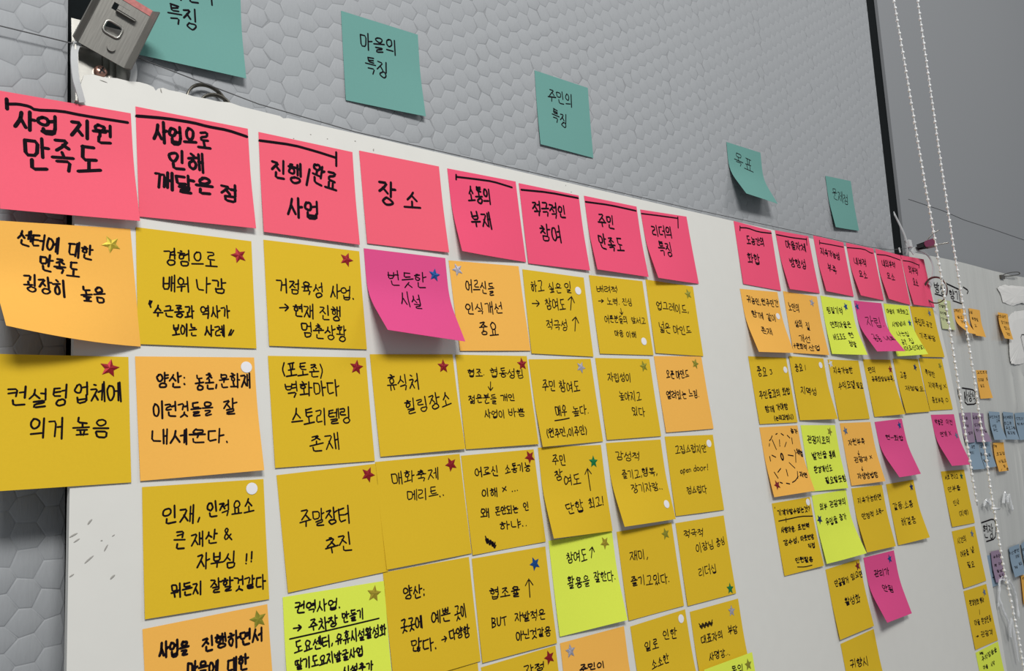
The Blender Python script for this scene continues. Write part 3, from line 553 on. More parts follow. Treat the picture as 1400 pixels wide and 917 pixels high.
  ["E2","lime",1.2,[800.8,-310.5,-0.1,5.2,16.6],[["S",7.3,27.6,"navy"],["T","외부",12.2,13.7,28.6,14.3,7.0],["T","관광객의",33.9,13.2,71.5,13.1,7.2],["T","유입을",18.2,31.6,44.7,31.5,7.2],["T","증가",49.3,30.2,65.5,30.5,7.1]]],
  ["E3","yellow",1.1,[890.4,-310.0,1.5,8.6,5.6],[["T","지속가능하면",9.0,15.5,69.4,13.7,7.2],["T","안정적",12.1,34.8,43.3,33.6,6.7],["T","소득-",47.4,32.0,68.1,31.4,6.5]]],
  ["E4","yellow",1.1,[977.2,-312.3,0.1,1.1,9.6],[["S",66.3,8.9,"navy"],["T","갈등.소통",6.4,28.8,61.7,30.1,8.5],["T","해결중",18.5,49.9,57.3,50.0,8.8]]],
  ["E6","yellow",1.1,[1139.7,-308.0,2.0,1.7,1.1],[["S",62.6,9.0,"darkgreen"],["T","서로",8.2,8.5,24.3,8.6,6.1],["T","만나고",28.1,8.3,52.0,8.5,6.2],["T","안부를",9.6,25.6,52.1,24.6,7.6],["T","인사",18.6,44.7,39.2,43.7,7.5],["T","(지역)",29.3,60.8,62.1,59.6,7.5]]],
  ["F2","yellow",1.2,[802.4,-392.7,-0.8,2.8,3.8],[["S",69.5,6.8,"darkred"],["T","단골될거",13.0,18.0,44.4,17.9,7.6],["T","있으면",49.6,16.3,78.9,17.5,7.4],["T","활성화",26.1,40.4,61.8,42.1,8.5]]],
  ["F3","magenta",1.3,[888.8,-391.6,0.9,21.8,11.6],[["S",61.7,8.6,"blue"],["T","관리가",17.3,21.4,55.3,22.1,7.7],["T","안됨",27.7,38.0,54.0,44.2,8.3]]],
  ["F6","yellow",1.1,[1135.6,-389.7,0.9,1.3,1.1],[["S",62.0,9.6,"slate"],["T","시간의",10.9,14.2,40.1,13.7,7.8],["T","여유를",11.6,32.4,39.4,32.2,7.5],["T","낼",45.9,30.5,58.7,30.5,8.7],["T","필요",25.8,47.4,49.6,50.2,8.0]]],
  ["G2","yellow",1.3,[806.2,-473.4,-1.4,3.4,3.7],[["T","귀향시",11.1,24.0,51.3,29.6,8.9]]],
  ["G6","yellow",1.1,[1134.0,-469.3,1.6,1.1,1.1],[["S",63.9,9.8,"slate"],["T","환경정화",10.4,17.4,41.4,19.0,6.9],["T","행사",44.3,18.7,58.3,18.3,6.4],["L",37.6,29.5,35.7,35.7],["T","마을",14.0,43.4,31.7,44.7,7.1],["T","환경운동",36.8,44.6,69.2,45.4,7.7],["T","→",9.7,60.8,19.3,61.3,2.7],["T","관광객",26.3,60.9,66.2,63.2,7.1]]],
  ["I6","lime",1.0,[1132.5,-549.0,0.2,2.5,2.3],[["T","제일",10.8,3.6,23.6,4.8,3.1],["T","주차장등을",13.3,11.5,67.1,8.4,6.0],["T","마을",12.9,21.9,29.2,23.3,4.7],["T","시작",37.9,23.1,51.8,23.3,5.3]]],
  ["T0","teal",1.6,[83.0,124.6,-0.5,5.1,8.4],[["T","마을의",24.3,18.6,55.9,15.4,14.5],["T","특징",21.3,39.2,43.8,39.1,15.8]]],
  ["T1","teal",1.5,[244.5,130.7,-0.9,1.1,6.8],[["T","마을의",16.0,20.0,54.0,19.0,13.2],["T","특징",20.0,39.7,42.9,42.3,14.6]]],
  ["T2","teal",1.5,[460.4,135.0,-0.1,2.6,1.1],[["T","주민의",15.7,20.9,52.2,20.2,12.8],["T","특징",18.9,40.3,41.7,45.0,13.9]]],
  ["T3","teal",1.3,[784.1,124.8,-0.2,31.1,25.6],[["T","목표",12.6,16.3,55.3,23.2,17.0]]],
  ["T4","teal",1.3,[1026.8,121.9,-3.4,7.4,3.3],[["T","문제점",12.5,23.9,60.0,30.6,16.4]]],
  ["S0","palelime",1.0,[1353.8,-36.2,0.5,3.5,7.3],[["T","다양한",0.5,10.7,29.0,11.5,4.6],["T","체험",0.3,22.7,33.7,23.4,4.7],["T","가능",1.2,33.2,30.5,33.7,5.1]]],
  ["S1","orange",0.9,[1414.7,-49.3,-3.8,43.4,30.1],[["T","교육공간",-2.0,2.6,28.8,3.6,4.9],["T","필요",10.0,14.3,33.5,15.4,5.0],["T","마을",20.0,22.7,36.0,23.8,5.3]]],
  ["S2","orange",0.9,[1479.3,-44.3,1.1,14.2,11.1],[["T","시설",-2.4,7.1,14.6,6.6,5.2],["T","확충필",7.1,18.4,37.6,18.5,5.3],["T","요",10.7,30.4,22.4,30.4,5.7]]],
  ["S3","orange",0.9,[1606.6,-45.3,0.4,13.6,9.0],[["T","문화공연",-3.4,7.1,39.3,6.2,4.8],["T","정기적인",9.7,17.4,54.3,19.0,5.6],["T","행사",18.0,28.2,48.3,29.1,6.1],["T","개최",18.1,39.7,40.7,40.5,5.9]]],
  ["S4","orange",0.9,[1480.0,-153.4,-0.3,4.1,9.6],[["T","노인회관",3.4,3.8,53.9,3.7,5.0],["T","리모델",4.8,17.0,29.8,17.1,5.0],["T","링",42.0,15.7,49.9,15.7,5.1],["T","필요",9.9,27.3,28.6,27.5,5.3]]],
  ["S5","purple",0.9,[1384.7,-225.4,0.4,11.8,2.8],[["T","마을",14.6,9.3,34.1,9.3,4.7],["T","축제",15.5,21.8,33.3,22.3,4.7],["T","참여",24.8,34.1,46.6,34.0,5.0]]],
  ["S6","purple",0.9,[1439.8,-225.9,3.5,7.4,20.7],[["T","공동체사",-0.5,8.7,43.8,7.3,4.9],["T","업과함께",3.3,20.7,39.9,19.7,4.7],["T","하는일",5.5,30.6,52.9,30.6,5.1]]],
  ["S7","blue",0.9,[1508.0,-225.8,2.9,10.1,17.7],[["T","주민자치회",-1.2,10.0,52.3,8.1,5.1],["T","교육",30.0,16.0,48.0,15.7,4.5],["T","사업",6.7,24.5,27.4,25.0,4.8],["T","추진",6.8,32.7,27.0,32.6,5.2]]],
  ["S8","blue",0.9,[1575.5,-227.8,3.8,5.5,13.8],[["T","주민역량강",-3.3,10.8,47.0,8.1,5.2],["T","화교육",-0.4,21.3,36.8,20.0,5.6],["T","프로그램",3.9,29.4,50.5,27.8,5.3],["T","필요함",7.0,37.7,42.3,37.5,5.3]]],
  ["S9","blue",0.9,[1633.3,-232.0,-0.3,7.4,6.4],[["T","선진지견",2.7,9.8,57.6,12.5,5.3],["T","학추진",4.8,20.7,53.1,22.6,5.2]]],
  ["Sa","blue",0.9,[1403.5,-269.9,2.2,11.1,11.5],[["T","공원",15.3,12.1,31.5,12.1,5.0],["T","관리",4.9,21.7,24.4,21.8,4.1]]],
  ["Sb","blue",0.9,[1455.0,-271.0,0.7,11.0,12.3],[["T","환경개선",-9.5,13.1,33.7,12.6,4.8],["T","봉사활동",-4.0,25.4,41.8,29.6,5.3],["T","필요",1.8,37.1,27.3,37.7,5.0]]],
  ["Sc","orange",0.9,[1510.2,-280.7,1.5,9.8,7.3],[["T","산책",-0.5,4.5,16.3,7.1,4.9],["T","!",41.8,1.8,48.1,1.2,4.4],["T","로길정",8.1,19.7,50.3,19.0,5.5],["T","비필요",12.1,32.5,49.1,32.4,5.5],["T","함",28.0,41.2,38.2,41.6,4.6],["T","/",6.8,49.2,19.4,46.8,3.7],["T","등",38.0,47.5,51.1,47.3,4.6]]],
  ["Sd","purple",0.9,[1443.0,-457.5,3.0,7.9,7.3],[["T","농촌관광",7.0,9.2,52.1,9.4,4.6],["T","체험",8.0,22.9,19.0,23.2,4.4],["T","마을",27.1,21.9,49.7,22.4,4.5],["T","활성화",13.5,32.9,49.3,33.5,4.4],["T","필요",17.7,40.8,40.5,40.9,4.4]]],
  ["Se","blue",0.9,[1410.0,-461.5,2.5,14.2,3.5],[["T","지",33.1,27.7,41.3,30.5,4.3],["T","원",28.9,36.7,38.5,38.3,4.2]]],
  ["Sf","blue",0.9,[1523.8,-461.6,-0.6,8.5,10.7],[["T","특산품판",-8.3,10.1,47.4,9.4,5.2],["T","매장",24.6,19.2,43.4,19.0,4.8],["T","개설",7.5,35.1,23.2,35.4,4.5],["T","필요",31.9,32.4,46.3,32.4,4.6]]],
  ["Sg","blue",0.9,[1583.3,-462.8,-8.4,1.3,2.7],[["T","온라인",-6.2,10.0,24.0,13.2,4.5],["T","홍보",-7.6,20.8,11.8,22.6,4.6]]],
  ["Sh","orange",0.9,[1564.2,-514.5,5.7,1.1,2.6],[["T","작은도",4.3,5.6,27.7,2.5,5.1],["T","서관",9.8,17.8,25.0,17.0,5.1]]],
]
LABELS = {
  'H1': 'coral pink header note reading 사업 지원 만족도, first pink header from the left',
  'A1a': 'orange sticky note with gold star, reading 센터에 대한, first below the first pink header',
  'A1b': 'yellow sticky note with red star, reading 컨설 텅, second below the first pink header',
  'H2': 'coral pink header note reading 사업으로 인해 깨달은, second pink header from the left',
  'A2a': 'yellow sticky note with red star, reading 경험으로 배워, first below the second pink header',
  'A2b': 'orange sticky note with white dot, reading 양산: 농촌,, second below the second pink header',
  'A2c': 'yellow sticky note with white dot, reading 인재, 인적요소, third below the second pink header',
  'A2d': 'orange sticky note with olive star, reading 사업을 진행하면서, fourth below the second pink header',
  'H3': 'coral pink header note reading 진행 / 완료, third pink header from the left',
  'A3a': 'yellow sticky note with red star, reading 거점육성 사업., first below the third pink header',
  'A3b': 'yellow sticky note with red star, reading (포토존) 벽화마다, second below the third pink header',
  'A3c': 'yellow sticky note with red star, reading 주말장터 추진, third below the third pink header',
  'A3d': 'lime green sticky note with gold star, reading 권역사업. 주차장, fourth below the third pink header',
  'H4': 'coral pink header note reading 장 소, fourth pink header from the left',
  'A4a': 'magenta sticky note with blue star, reading 번듯한 시설, first below the fourth pink header',
  'A4b': 'yellow sticky note with red star, reading 휴식처 힐링장소, second below the fourth pink header',
  'A4c': 'yellow sticky note with red star, reading 매화축제 메리트.., third below the fourth pink header',
  'A4d': 'yellow sticky note, reading 양산: 곳곳에, fourth below the fourth pink header',
  'A4e': 'yellow sticky note, reading 체험, fifth below the fourth pink header',
  'H5': 'hot pink header note reading 소통의 부재, fifth pink header from the left',
  'A5a': 'orange sticky note with silver star, reading 어르신들 인식개선, first below the fifth pink header',
  'A5b': 'yellow sticky note with red star, reading 협조. 협동성힘, second below the fifth pink header',
  'A5c': 'yellow sticky note with red star, reading 어르신 소통기능, third below the fifth pink header',
  'A5d': 'yellow sticky note with blue star, reading 협조율 BUT, fourth below the fifth pink header',
  'A5e': 'yellow sticky note with red star, reading 과정, fifth below the fifth pink header',
  'H6': 'hot pink header note reading 적극적인 참여, sixth pink header from the left',
  'A6a': 'yellow sticky note with white dot, reading 하고 싶은, first below the sixth pink header',
  'A6b': 'yellow sticky note with silver star, reading 주민 참여도, second below the sixth pink header',
  'A6c': 'yellow sticky note with green star, reading 주민 참, third below the sixth pink header',
  'A6d': 'lime green sticky note with gold star, reading 참여도 활용을, fourth below the sixth pink header',
  'A6e': 'orange sticky note with silver star, reading 주민이, fifth below the sixth pink header',
  'H7': 'hot pink header note reading 주민 만족도, seventh pink header from the left',
  'A7a': 'yellow sticky note with white dot, reading 배려적 노력., first below the seventh pink header',
  'A7b': 'yellow sticky note with olive star, reading 자립성이 높아지고, second below the seventh pink header',
  'A7c': 'yellow sticky note with white dot, reading 감성적 즐기고,, third below the seventh pink header',
  'A7d': 'yellow sticky note with olive star, reading 재미, 즐기고있다., fourth below the seventh pink header',
  'A7e': 'yellow sticky note with white dot, reading 일로 인한, fifth below the seventh pink header',
  'H8': 'hot pink header note reading 리더의 특징, eighth pink header from the left',
  'A8a': 'yellow sticky note with olive star, reading 업그레이드, 넓은, first below the eighth pink header',
  'A8b': 'orange sticky note with olive star, reading 오픈 마인드, second below the eighth pink header',
  'A8c': 'yellow sticky note with white dot, reading 고집스럽지만 open, third below the eighth pink header',
  'A8d': 'yellow sticky note with green star, reading 적극적 이장님, fourth below the eighth pink header',
  'A8e': 'yellow sticky note with silver star, reading 대표자의 부담, fifth below the eighth pink header',
  'A8f': 'lime green sticky note with olive star, reading 동의, sixth below the eighth pink header',
  'H9': 'hot pink header note reading 도농간의 화합, ninth pink header from the left',
  'H10': 'hot pink header note reading 마을자체 방향성, tenth pink header from the left',
  'H11': 'hot pink header note reading 지속가능성 부족, eleventh pink header from the left',
  'H12': 'hot pink header note reading 내부적 요소, twelfth pink header from the left',
  'H13': 'hot pink header note reading 내외부적 요소, thirteenth pink header from the left',
  'H14': 'hot pink header note reading 외부적 요소, fourteenth pink header from the left',
  'B1': 'orange sticky note with white dot, reading 귀농인, 원주민간, first below the ninth pink header',
  'B2': 'orange sticky note with silver star, reading 노인의 삶의, first below the tenth pink header',
  'B3': 'lime green sticky note with blue star, reading 찜질기억 연희마을은, first below the eleventh pink header',
  'B4': 'magenta sticky note with blue star, reading 자립. 공동, first below the twelfth pink header',
  'B5': 'lime green sticky note with blue star, reading 마을이 깨끗하고, first below the thirteenth pink header',
  'B6': 'yellow sticky note with grey star, reading 독립된 공간, first below the fourteenth pink header',
  'C1': 'yellow sticky note with white dot, reading 중요 3, second below the ninth pink header',
  'C2': 'yellow sticky note with white dot, reading 중요 1, second below the tenth pink header',
  'C3': 'yellow sticky note with white star, reading 지속가능한 수익모델, second below the eleventh pink header',
  'C4': 'yellow sticky note with red star, reading 편의 공동화장실부족.., second below the twelfth pink header',
  'C5': 'yellow sticky note with navy star, reading 교통 재정필요.., second below the thirteenth pink header',
  'C6': 'yellow sticky note with olive star, reading 특정한 지역특성, second below the fourteenth pink header',
  'D1': 'orange sticky note with a dashed sun drawing and dark red star',
  'D2': 'lime green sticky note with olive star, reading 관광지로의 발전을, third below the tenth pink header',
  'D3': 'orange sticky note with grey star, reading 자원부족 관광객, third below the eleventh pink header',
  'D4': 'magenta sticky note with blue star, reading 현-화합, third below the twelfth pink header',
  'D6': 'magenta sticky note with grey star, reading 박물관 이전, third below the fourteenth pink header',
  'E1': 'yellow sticky note with white dot, reading 기계가할수없는것? 사람마음., fourth below the ninth pink header',
  'E2': 'lime green sticky note with navy star, reading 외부 관광객의, fourth below the tenth pink header',
  'E3': 'yellow sticky note, reading 지속가능하면 안정적, fourth below the eleventh pink header',
  'E4': 'yellow sticky note with navy star, reading 갈등.소통 해결중, fourth below the twelfth pink header',
  'E6': 'yellow sticky note with dark green star, reading 서로 만나고, fourth below the fourteenth pink header',
  'F2': 'yellow sticky note with dark red star, reading 단골될거 있으면, fifth below the tenth pink header',
  'F3': 'magenta sticky note with blue star, reading 관리가 안됨, fifth below the eleventh pink header',
  'F6': 'yellow sticky note with grey star, reading 시간의 여유를, fifth below the fourteenth pink header',
  'G2': 'yellow sticky note, reading 귀향시, sixth below the tenth pink header',
  'G6': 'yellow sticky note with grey star, reading 환경정화 행사, sixth below the fourteenth pink header',
  'I6': 'lime green sticky note, reading 제일 주차장등을, seventh below the fourteenth pink header',
  'T0': 'teal note reading 마을의 특징 on the grey wall, first from left',
  'T1': 'teal note reading 마을의 특징 on the grey wall, second from left',
  'T2': 'teal note reading 주민의 특징 on the grey wall, third from left',
  'T3': 'teal note reading 목표 on the grey wall, fourth from left',
  'T4': 'teal note reading 문제점 on the grey wall, fifth from left',
  'S0': 'pale green small note under the marker writing on the plastic film',
  'S1': 'small orange note lifting off the film, left of an overlapping pair',
  'S2': 'small orange note on the film, right of an overlapping pair',
  'S3': 'small orange note on the film beside the torn white paper',
  'S4': 'small orange note alone at mid height, right of the boxed marker writing',
  'S5': 'small purple note nearest the foam board in the upper purple pair',
  'S6': 'small purple note touching the blue row on the film',
  'S7': 'small blue note just right of the upper purple pair',
  'S8': 'middle small blue note of the upper blue row',
  'S9': 'small blue note of the upper blue row cut by the picture edge',
  'Sa': 'flat small blue note beneath the upper purple pair',
  'Sb': 'lifted small blue note left of the orange note beneath the purple pair',
  'Sc': 'small orange note right of the two blue ones, under the upper blue row',
  'Sd': 'small purple note in the lower group, partly behind the bead chain',
  'Se': 'small blue note mostly hidden behind the lower purple note',
  'Sf': 'tilted small blue note in the lower group, right of the chain',
  'Sg': 'small blue note in the lower group cut by the right picture edge',
  'Sh': 'small orange note in the lower group under the cut blue note',
}
for nid, colour, w, tr, items in NOTES:
    k = nid[0]
    grp = {'H': 'pink header notes along the top of the board', 'T': 'teal notes on the grey wall',
           'S': 'small notes on the plastic film'}.get(k, 'sticky notes below the headers')
    note(nid, colour, w, tr, items, LABELS[nid], grp)

# ------------------------------------------------------------------ things around the board
def bp(x, y, z): return (x / 1000, y / 1000, z / 1000)

# plastic film with marker writing
def film():
    rng = np.random.RandomState(8)
    X = np.concatenate([np.linspace(1.262, 1.6, 40), np.linspace(1.603, 1.95, 150), np.linspace(1.96, 2.5, 20)]); Z = np.linspace(-.80, .036, 80); CR = [(rng.uniform(1.61, 1.95), rng.uniform(-.05, .05), rng.uniform(.002, .005), rng.uniform(.0015, .004), rng.uniform(0, 6)) for _ in range(30)]; V = []
    for z in Z:
        for x in X:
            t = max(0, x - 1.55)
            zt = z + (.0012 * math.sin(x * 14) if z > .03 else 0)
            a = .0009 * math.sin(x * 46 + 3 * math.sin(z * 7)) + .0007 * math.sin(z * 31 + x * 17)
            if x > 1.60: a += (.0035 * math.exp(-((x - 1.655 - .03 * z) / .008) ** 2) + .004 * math.exp(-((x - 1.705 - .02 * z) / .01) ** 2)) * (1 if (-.22 < z < -.16 or -.43 < z < -.30) else 0)
            if x > 1.6 and (-.43 < z < -.29 or z < -.53): a += min(1, abs(z + .29) * 40, abs(z + .43) * 40, abs(z + .53) * 40) * sum(h * math.exp(-((x - c - k * z) / w) ** 2) * max(0, math.sin(z * 23 + ph)) for c, k, w, h, ph in CR)
            V.append((x, FILM_Y - max(0, a + .0012) * min(1, t * 6 + .08), zt))
    nx = len(X)
    F = [(j * nx + i, j * nx + i + 1, (j + 1) * nx + i + 1, (j + 1) * nx + i) for j in range(len(Z) - 1) for i in range(nx - 1)]
    root = mk('plastic_film', V, F, M_film, mw=WM, smooth=True)
    tag(root, 'wrinkled cloudy plastic sheet with marker writing hanging right of the foam board', 'plastic sheet')
    place = lambda x, y: (x / 1000, FILM_Y - .0007, -y / 1000)
    r = random.Random(2); L = []
    neg = lambda P: [(x, -z) for x, z in P]
    L += [neg(q) for q in ([(1381, -5), (1446, -13)], [(1468, -7.5), (1490, -12), (1483, -18)], [(1415, -35), (1452, -38)], [(1344, -28), (1386, -30.5)],
                           [(1390.6, -184), (1390.4, -196), (1399, -209)], [(1410, -184), (1454, -187), (1468, -191), (1468.6, -199), (1463, -212), (1414, -212), (1418, -191)],
                           [(1423, -408), (1478, -407), (1485, -415), (1483, -427), (1474, -440), (1435, -440)])]
    thick = [q for q in L]
    for part in (thick[:4], thick[4:6], thick[6:]):
        V, F = ribbons(part, 2.2, place, rng=r); mk('marker_box', V, F, M_ink, parent=root)
    T = line_strokes(r, '방상', 1343, 15.5, 1388, 19.5, 17) + line_strokes(r, '향기', 1402, 23.5, 1452, 26, 17) \
        + line_strokes(r, '사상식', 1414, 198, 1465, 199.5, 17) + line_strokes(r, '현장', 1426, 422, 1471, 427, 21)
    V, F = ribbons(T, 1.7, place, rng=r); mk('writing', V, F, M_ink, parent=root)
film()

def glare_patch(pts, label, lines=None):  # raised white patches in place of ceiling-light glare on the crinkled film
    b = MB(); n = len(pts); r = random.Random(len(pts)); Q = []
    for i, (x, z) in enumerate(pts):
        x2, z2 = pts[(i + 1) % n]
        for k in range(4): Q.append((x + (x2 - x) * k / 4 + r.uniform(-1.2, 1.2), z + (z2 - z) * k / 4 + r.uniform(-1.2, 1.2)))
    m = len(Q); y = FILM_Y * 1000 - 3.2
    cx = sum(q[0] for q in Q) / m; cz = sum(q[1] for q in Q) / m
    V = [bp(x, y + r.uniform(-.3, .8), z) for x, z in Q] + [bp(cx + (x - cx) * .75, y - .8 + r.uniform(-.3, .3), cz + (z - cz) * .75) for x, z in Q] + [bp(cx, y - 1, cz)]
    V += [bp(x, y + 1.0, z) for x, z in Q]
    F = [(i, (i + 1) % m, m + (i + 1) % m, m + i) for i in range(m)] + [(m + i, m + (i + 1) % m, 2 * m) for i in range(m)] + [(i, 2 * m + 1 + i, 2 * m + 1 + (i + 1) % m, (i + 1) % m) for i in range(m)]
    o = mk('paper_sheet', V, F, M_glare, mw=WM); tag(o, label, 'paper')  # white stand-in for ceiling-light glare, not a paper sheet
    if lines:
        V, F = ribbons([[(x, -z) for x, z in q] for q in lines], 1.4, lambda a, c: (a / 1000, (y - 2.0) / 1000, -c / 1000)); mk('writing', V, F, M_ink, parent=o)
glare_patch([(1627, 3), (1655, 10), (1720, 14), (1850, 18), (1850, -14), (1773, -17), (1728, -21), (1691, -28), (1648, -23), (1640, -7)],
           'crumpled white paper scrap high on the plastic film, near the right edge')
glare_patch([(1651, -140), (1648, -134), (1651, -103), (1666, -52), (1690, -42), (1720, -36), (1860, -20), (1860, -134), (1730, -134), (1696, -141), (1660, -141)],
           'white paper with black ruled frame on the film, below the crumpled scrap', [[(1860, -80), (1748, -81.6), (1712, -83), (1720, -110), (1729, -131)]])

# steel wire that carries the board, and the one behind
b = MB(); b.tube([(-.45, .0085, .045), (.0415, .0085, .0445), (.0837, .006, .0443), (.1211, .006, .0384), (.1686, .0075, .032), (.25, .008, .0275), (.7, .009, .026), (1.127, .009, .0279), (1.20, .009, .0311), (1.262, .0085, .040)], .0004, 6)
tag(b.build('steel_wire', M_string, mw=WM, smooth=True), 'thin dark wire strung along the wall behind the top of the board', 'wire')
b = MB(); b.tube([(1.30, .0143, .128), (1.4345, .0143, .1274), (1.53, .0143, .1229), (1.67, .0143, .1227), (1.84, .0143, .121), (2.4, .0143, .12)], .0003, 6)
tag(b.build('thread', M_string, mw=WM, smooth=True), 'fine thread running across the bare wall at upper right', 'thread')

# two split rings behind the top edge
for (cx, cz, R, tilt, lab) in ((130.5, 24.5, 14.5, .12, 'larger steel ring hooked over the board edge, behind its fellow'), (136.5, 21.5, 11.5, -.2, 'smaller steel ring leaning inside the larger ring at board top')):
    b = MB()
    for k in (0, 1):
        P = [(cx + R * math.cos(a), 8.6 + k * 1.5 + tilt * 6 * math.cos(a), cz + (R - k * .6) * math.sin(a)) for a in [i * math.pi / 18 for i in range(36)]]
        b.tube([bp(*p) for p in P], .00085, 8, closed=True)
    tag(b.build('split_ring', M_steel, mw=BM, smooth=True), lab, 'ring', 'rings on the wire')

# slotted aluminium bracket at the top left corner
root = bpy.data.objects.new('bracket', None); COL.objects.link(root)
root.matrix_world = BM @ Matrix.Translation((.058, -.004, .036)) @ Matrix.Rotation(math.radians(22), 4, 'Y') @ Matrix.Rotation(math.radians(14), 4, 'X')
tag(root, 'slotted aluminium channel bracket with red painted end above the board corner', 'bracket')
b = MB()
hw = .0145; T = .0012; H = .044
def slot(z0, z1, x0, x1): return (z0, z1, x0, x1)
rows = [(0, .015, None), (.015, .023, (-.006, .004)), (.023, .031, None), (.031, .036, (-.007, .003)), (.036, H, None)]
for z0, z1, hole in rows:
    if hole is None: b.box(-hw, hw, 0, T, z0, z1)
    else:
        b.box(-hw, hole[0], 0, T, z0, z1); b.box(hole[1], hw, 0, T, z0, z1)
b.build('channel_back', M_alu, parent=root)
for s in (-1, 1):
    b = MB(); x = s * hw
    P = [(x, T), (x + s * .0018, T * .5), (x + s * .0042, -.0050), (x + s * .0036, -.0056), (x + s * .0006, -.001), (x, -.0004)]
    n = len(P); V = [(p, q, zz) for zz in (0, H) for p, q in P]
    b.add(V, [(i, (i + 1) % n, n + (i + 1) % n, n + i) for i in range(n)] + [tuple(range(n))[::-1], tuple(range(n, 2 * n))])
    b.build('channel_flange', M_alu, parent=root)
b = MB(); b.box(-.004, .008, -.0035, -.0026, .0315, .0345); b.box(-.004, .008, -.003, .0, .0305, .0318); b.build('punched_tab', M_alu, parent=root)
b = MB(); b.box(-hw - .0012, hw + .0012, -.0003, T + .0003, H - .004, H + .0003); b.build('painted_end', M_redp, parent=root)['label'] = 'chipped red painted end of the channel'
b = MB(); b.tube([(x_, -.0004, z_) for x_, z_ in [(-.0062 + .0106 * (.5 + .5 * math.copysign(abs(math.cos(a)) ** .5, math.cos(a))), .0147 + .0086 * (.5 + .5 * math.copysign(abs(math.sin(a)) ** .5, math.sin(a)))) for a in [k * math.pi / 12 for k in range(24)]]], .0008, 6, closed=True)
b.build('slot_rim', M_bright, parent=root, smooth=True)
b = MB(); b.tube([(0.003, -.0002, .0075), (.003, -.0014, .0075)], .0026, 12); b.build('rivet', M_alu, parent=root)

root = bpy.data.objects.new('corner_plate', None); COL.objects.link(root); root.matrix_world = BM
tag(root, 'silver ribbed metal plate with screw behind the top left board corner', 'plate')
b = MB(); b.box(.0435, .0785, .0072, .0084, .010, .064)
for x in (.0615, .0655, .0695): b.box(x, x + .0016, .0058, .0074, .012, .046)
b.build('plate', M_bright, parent=root)
b = MB(); b.box(.0425, .0452, -.0012, .0072, .0015, .044); b.box(.0425, .0436, -.0034, -.0012, .0015, .040); b.build('edge_rail', M_bright, parent=root)
b = MB(); c = Vector((.0600, 0, .0300))
Vv = []; Ff = []
for j, (r, y) in enumerate(((.0042, .0070), (.0042, .0058), (.0034, .0045), (.0015, .0040))):
    Vv += [(c.x + r * math.cos(k * math.pi / 8), y, c.z + r * math.sin(k * math.pi / 8)) for k in range(16)]
for j in range(3): Ff += [(j * 16 + k, j * 16 + (k + 1) % 16, j * 16 + 16 + (k + 1) % 16, j * 16 + 16 + k) for k in range(16)]
Ff.append(tuple(range(48, 64))); b.add(Vv, Ff); sc = b.build('screw', M_screw, parent=root, smooth=True)
b = MB()
for a in (.5, .5 + math.pi / 2):
    M = Matrix.Translation((c.x, .0041, c.z)) @ Matrix.Rotation(a, 4, 'Y'); b.box(-.0024, .0024, -.0003, .0006, -.0005, .0005, M)
b.build('cross_slot', M_blackm, parent=sc)

def strap(pts, w, t, label, tail=None, rot=None):
    b = MB(); b.tube(spline([bp(*p) for p in pts], 6), 0, 4, flat=(w, t))
    o = b.build('cable_tie', M_tie, mw=BM); tag(o, label, 'cable tie'); return o
o = strap([(78, 6, 22), (79.5, 3, 31), (78.5, 2, 40), (73, 2, 48), (60, 1, 50), (49, 1, 47), (43.6, -2, 39), (41.8, -5, 28), (42.6, -5, 15), (44.8, -3.5, 7), (46.5, -2, 1.5)], .0042, .0011,
      'wide white nylon strap looped around the bracket at top left')
o = strap([(1133, -12, 67), (1146, -10, 56), (1156, -9, 45.3), (1163, -8, 36), (1167, -7, 28.7)], .010, .0011, 'loose white cable tie tail pointing up beside the purple clip')
b = MB(); b.box(1.1655, 1.1745, -.011, -.004, .020, .031); h = b.build('tie_head', M_tie, parent=o)
h.matrix_parent_inverse = Matrix.Identity(4)
strap([(1168, -6, 28), (1169, -6, 22), (1170, -5, 16), (1171, -2, 11.5)], .010, .0011, 'white cable tie band running over the board edge under the clip')
strap([(1184, -4, 14), (1194, -5, 20), (1212, -7, 20), (1228, -9, 12), (1234, -10, -4), (1231, -8, -20), (1222, -4, -34)], .008, .0012, 'curled white cable tie around the right top board corner')
b = MB(); b.tube([bp(1147.5, -2.5, 19), bp(1148.5, -2.5, 11.5)], .0011, 6)
tag(b.build('push_pin', M_tie, mw=BM), 'thin white pin standing at the board edge between the last two pink headers', 'pin')

# big ring standing out from the board's right edge
b = MB()
b.tube([bp(1214, -14 + 17 * math.cos(a), -44 + 20 * math.sin(a)) for a in [i * math.pi / 20 for i in range(40)]], .0009, 8, closed=True)
b.tube([bp(1215.6, -14 + 16.4 * math.cos(a), -44.4 + 19.2 * math.sin(a)) for a in [i * math.pi / 20 for i in range(40)]], .0007, 8, closed=True)
tag(b.build('split_ring', M_steel, mw=BM, smooth=True), 'big brown steel ring sticking out from the right board edge', 'ring', 'rings on the wire')

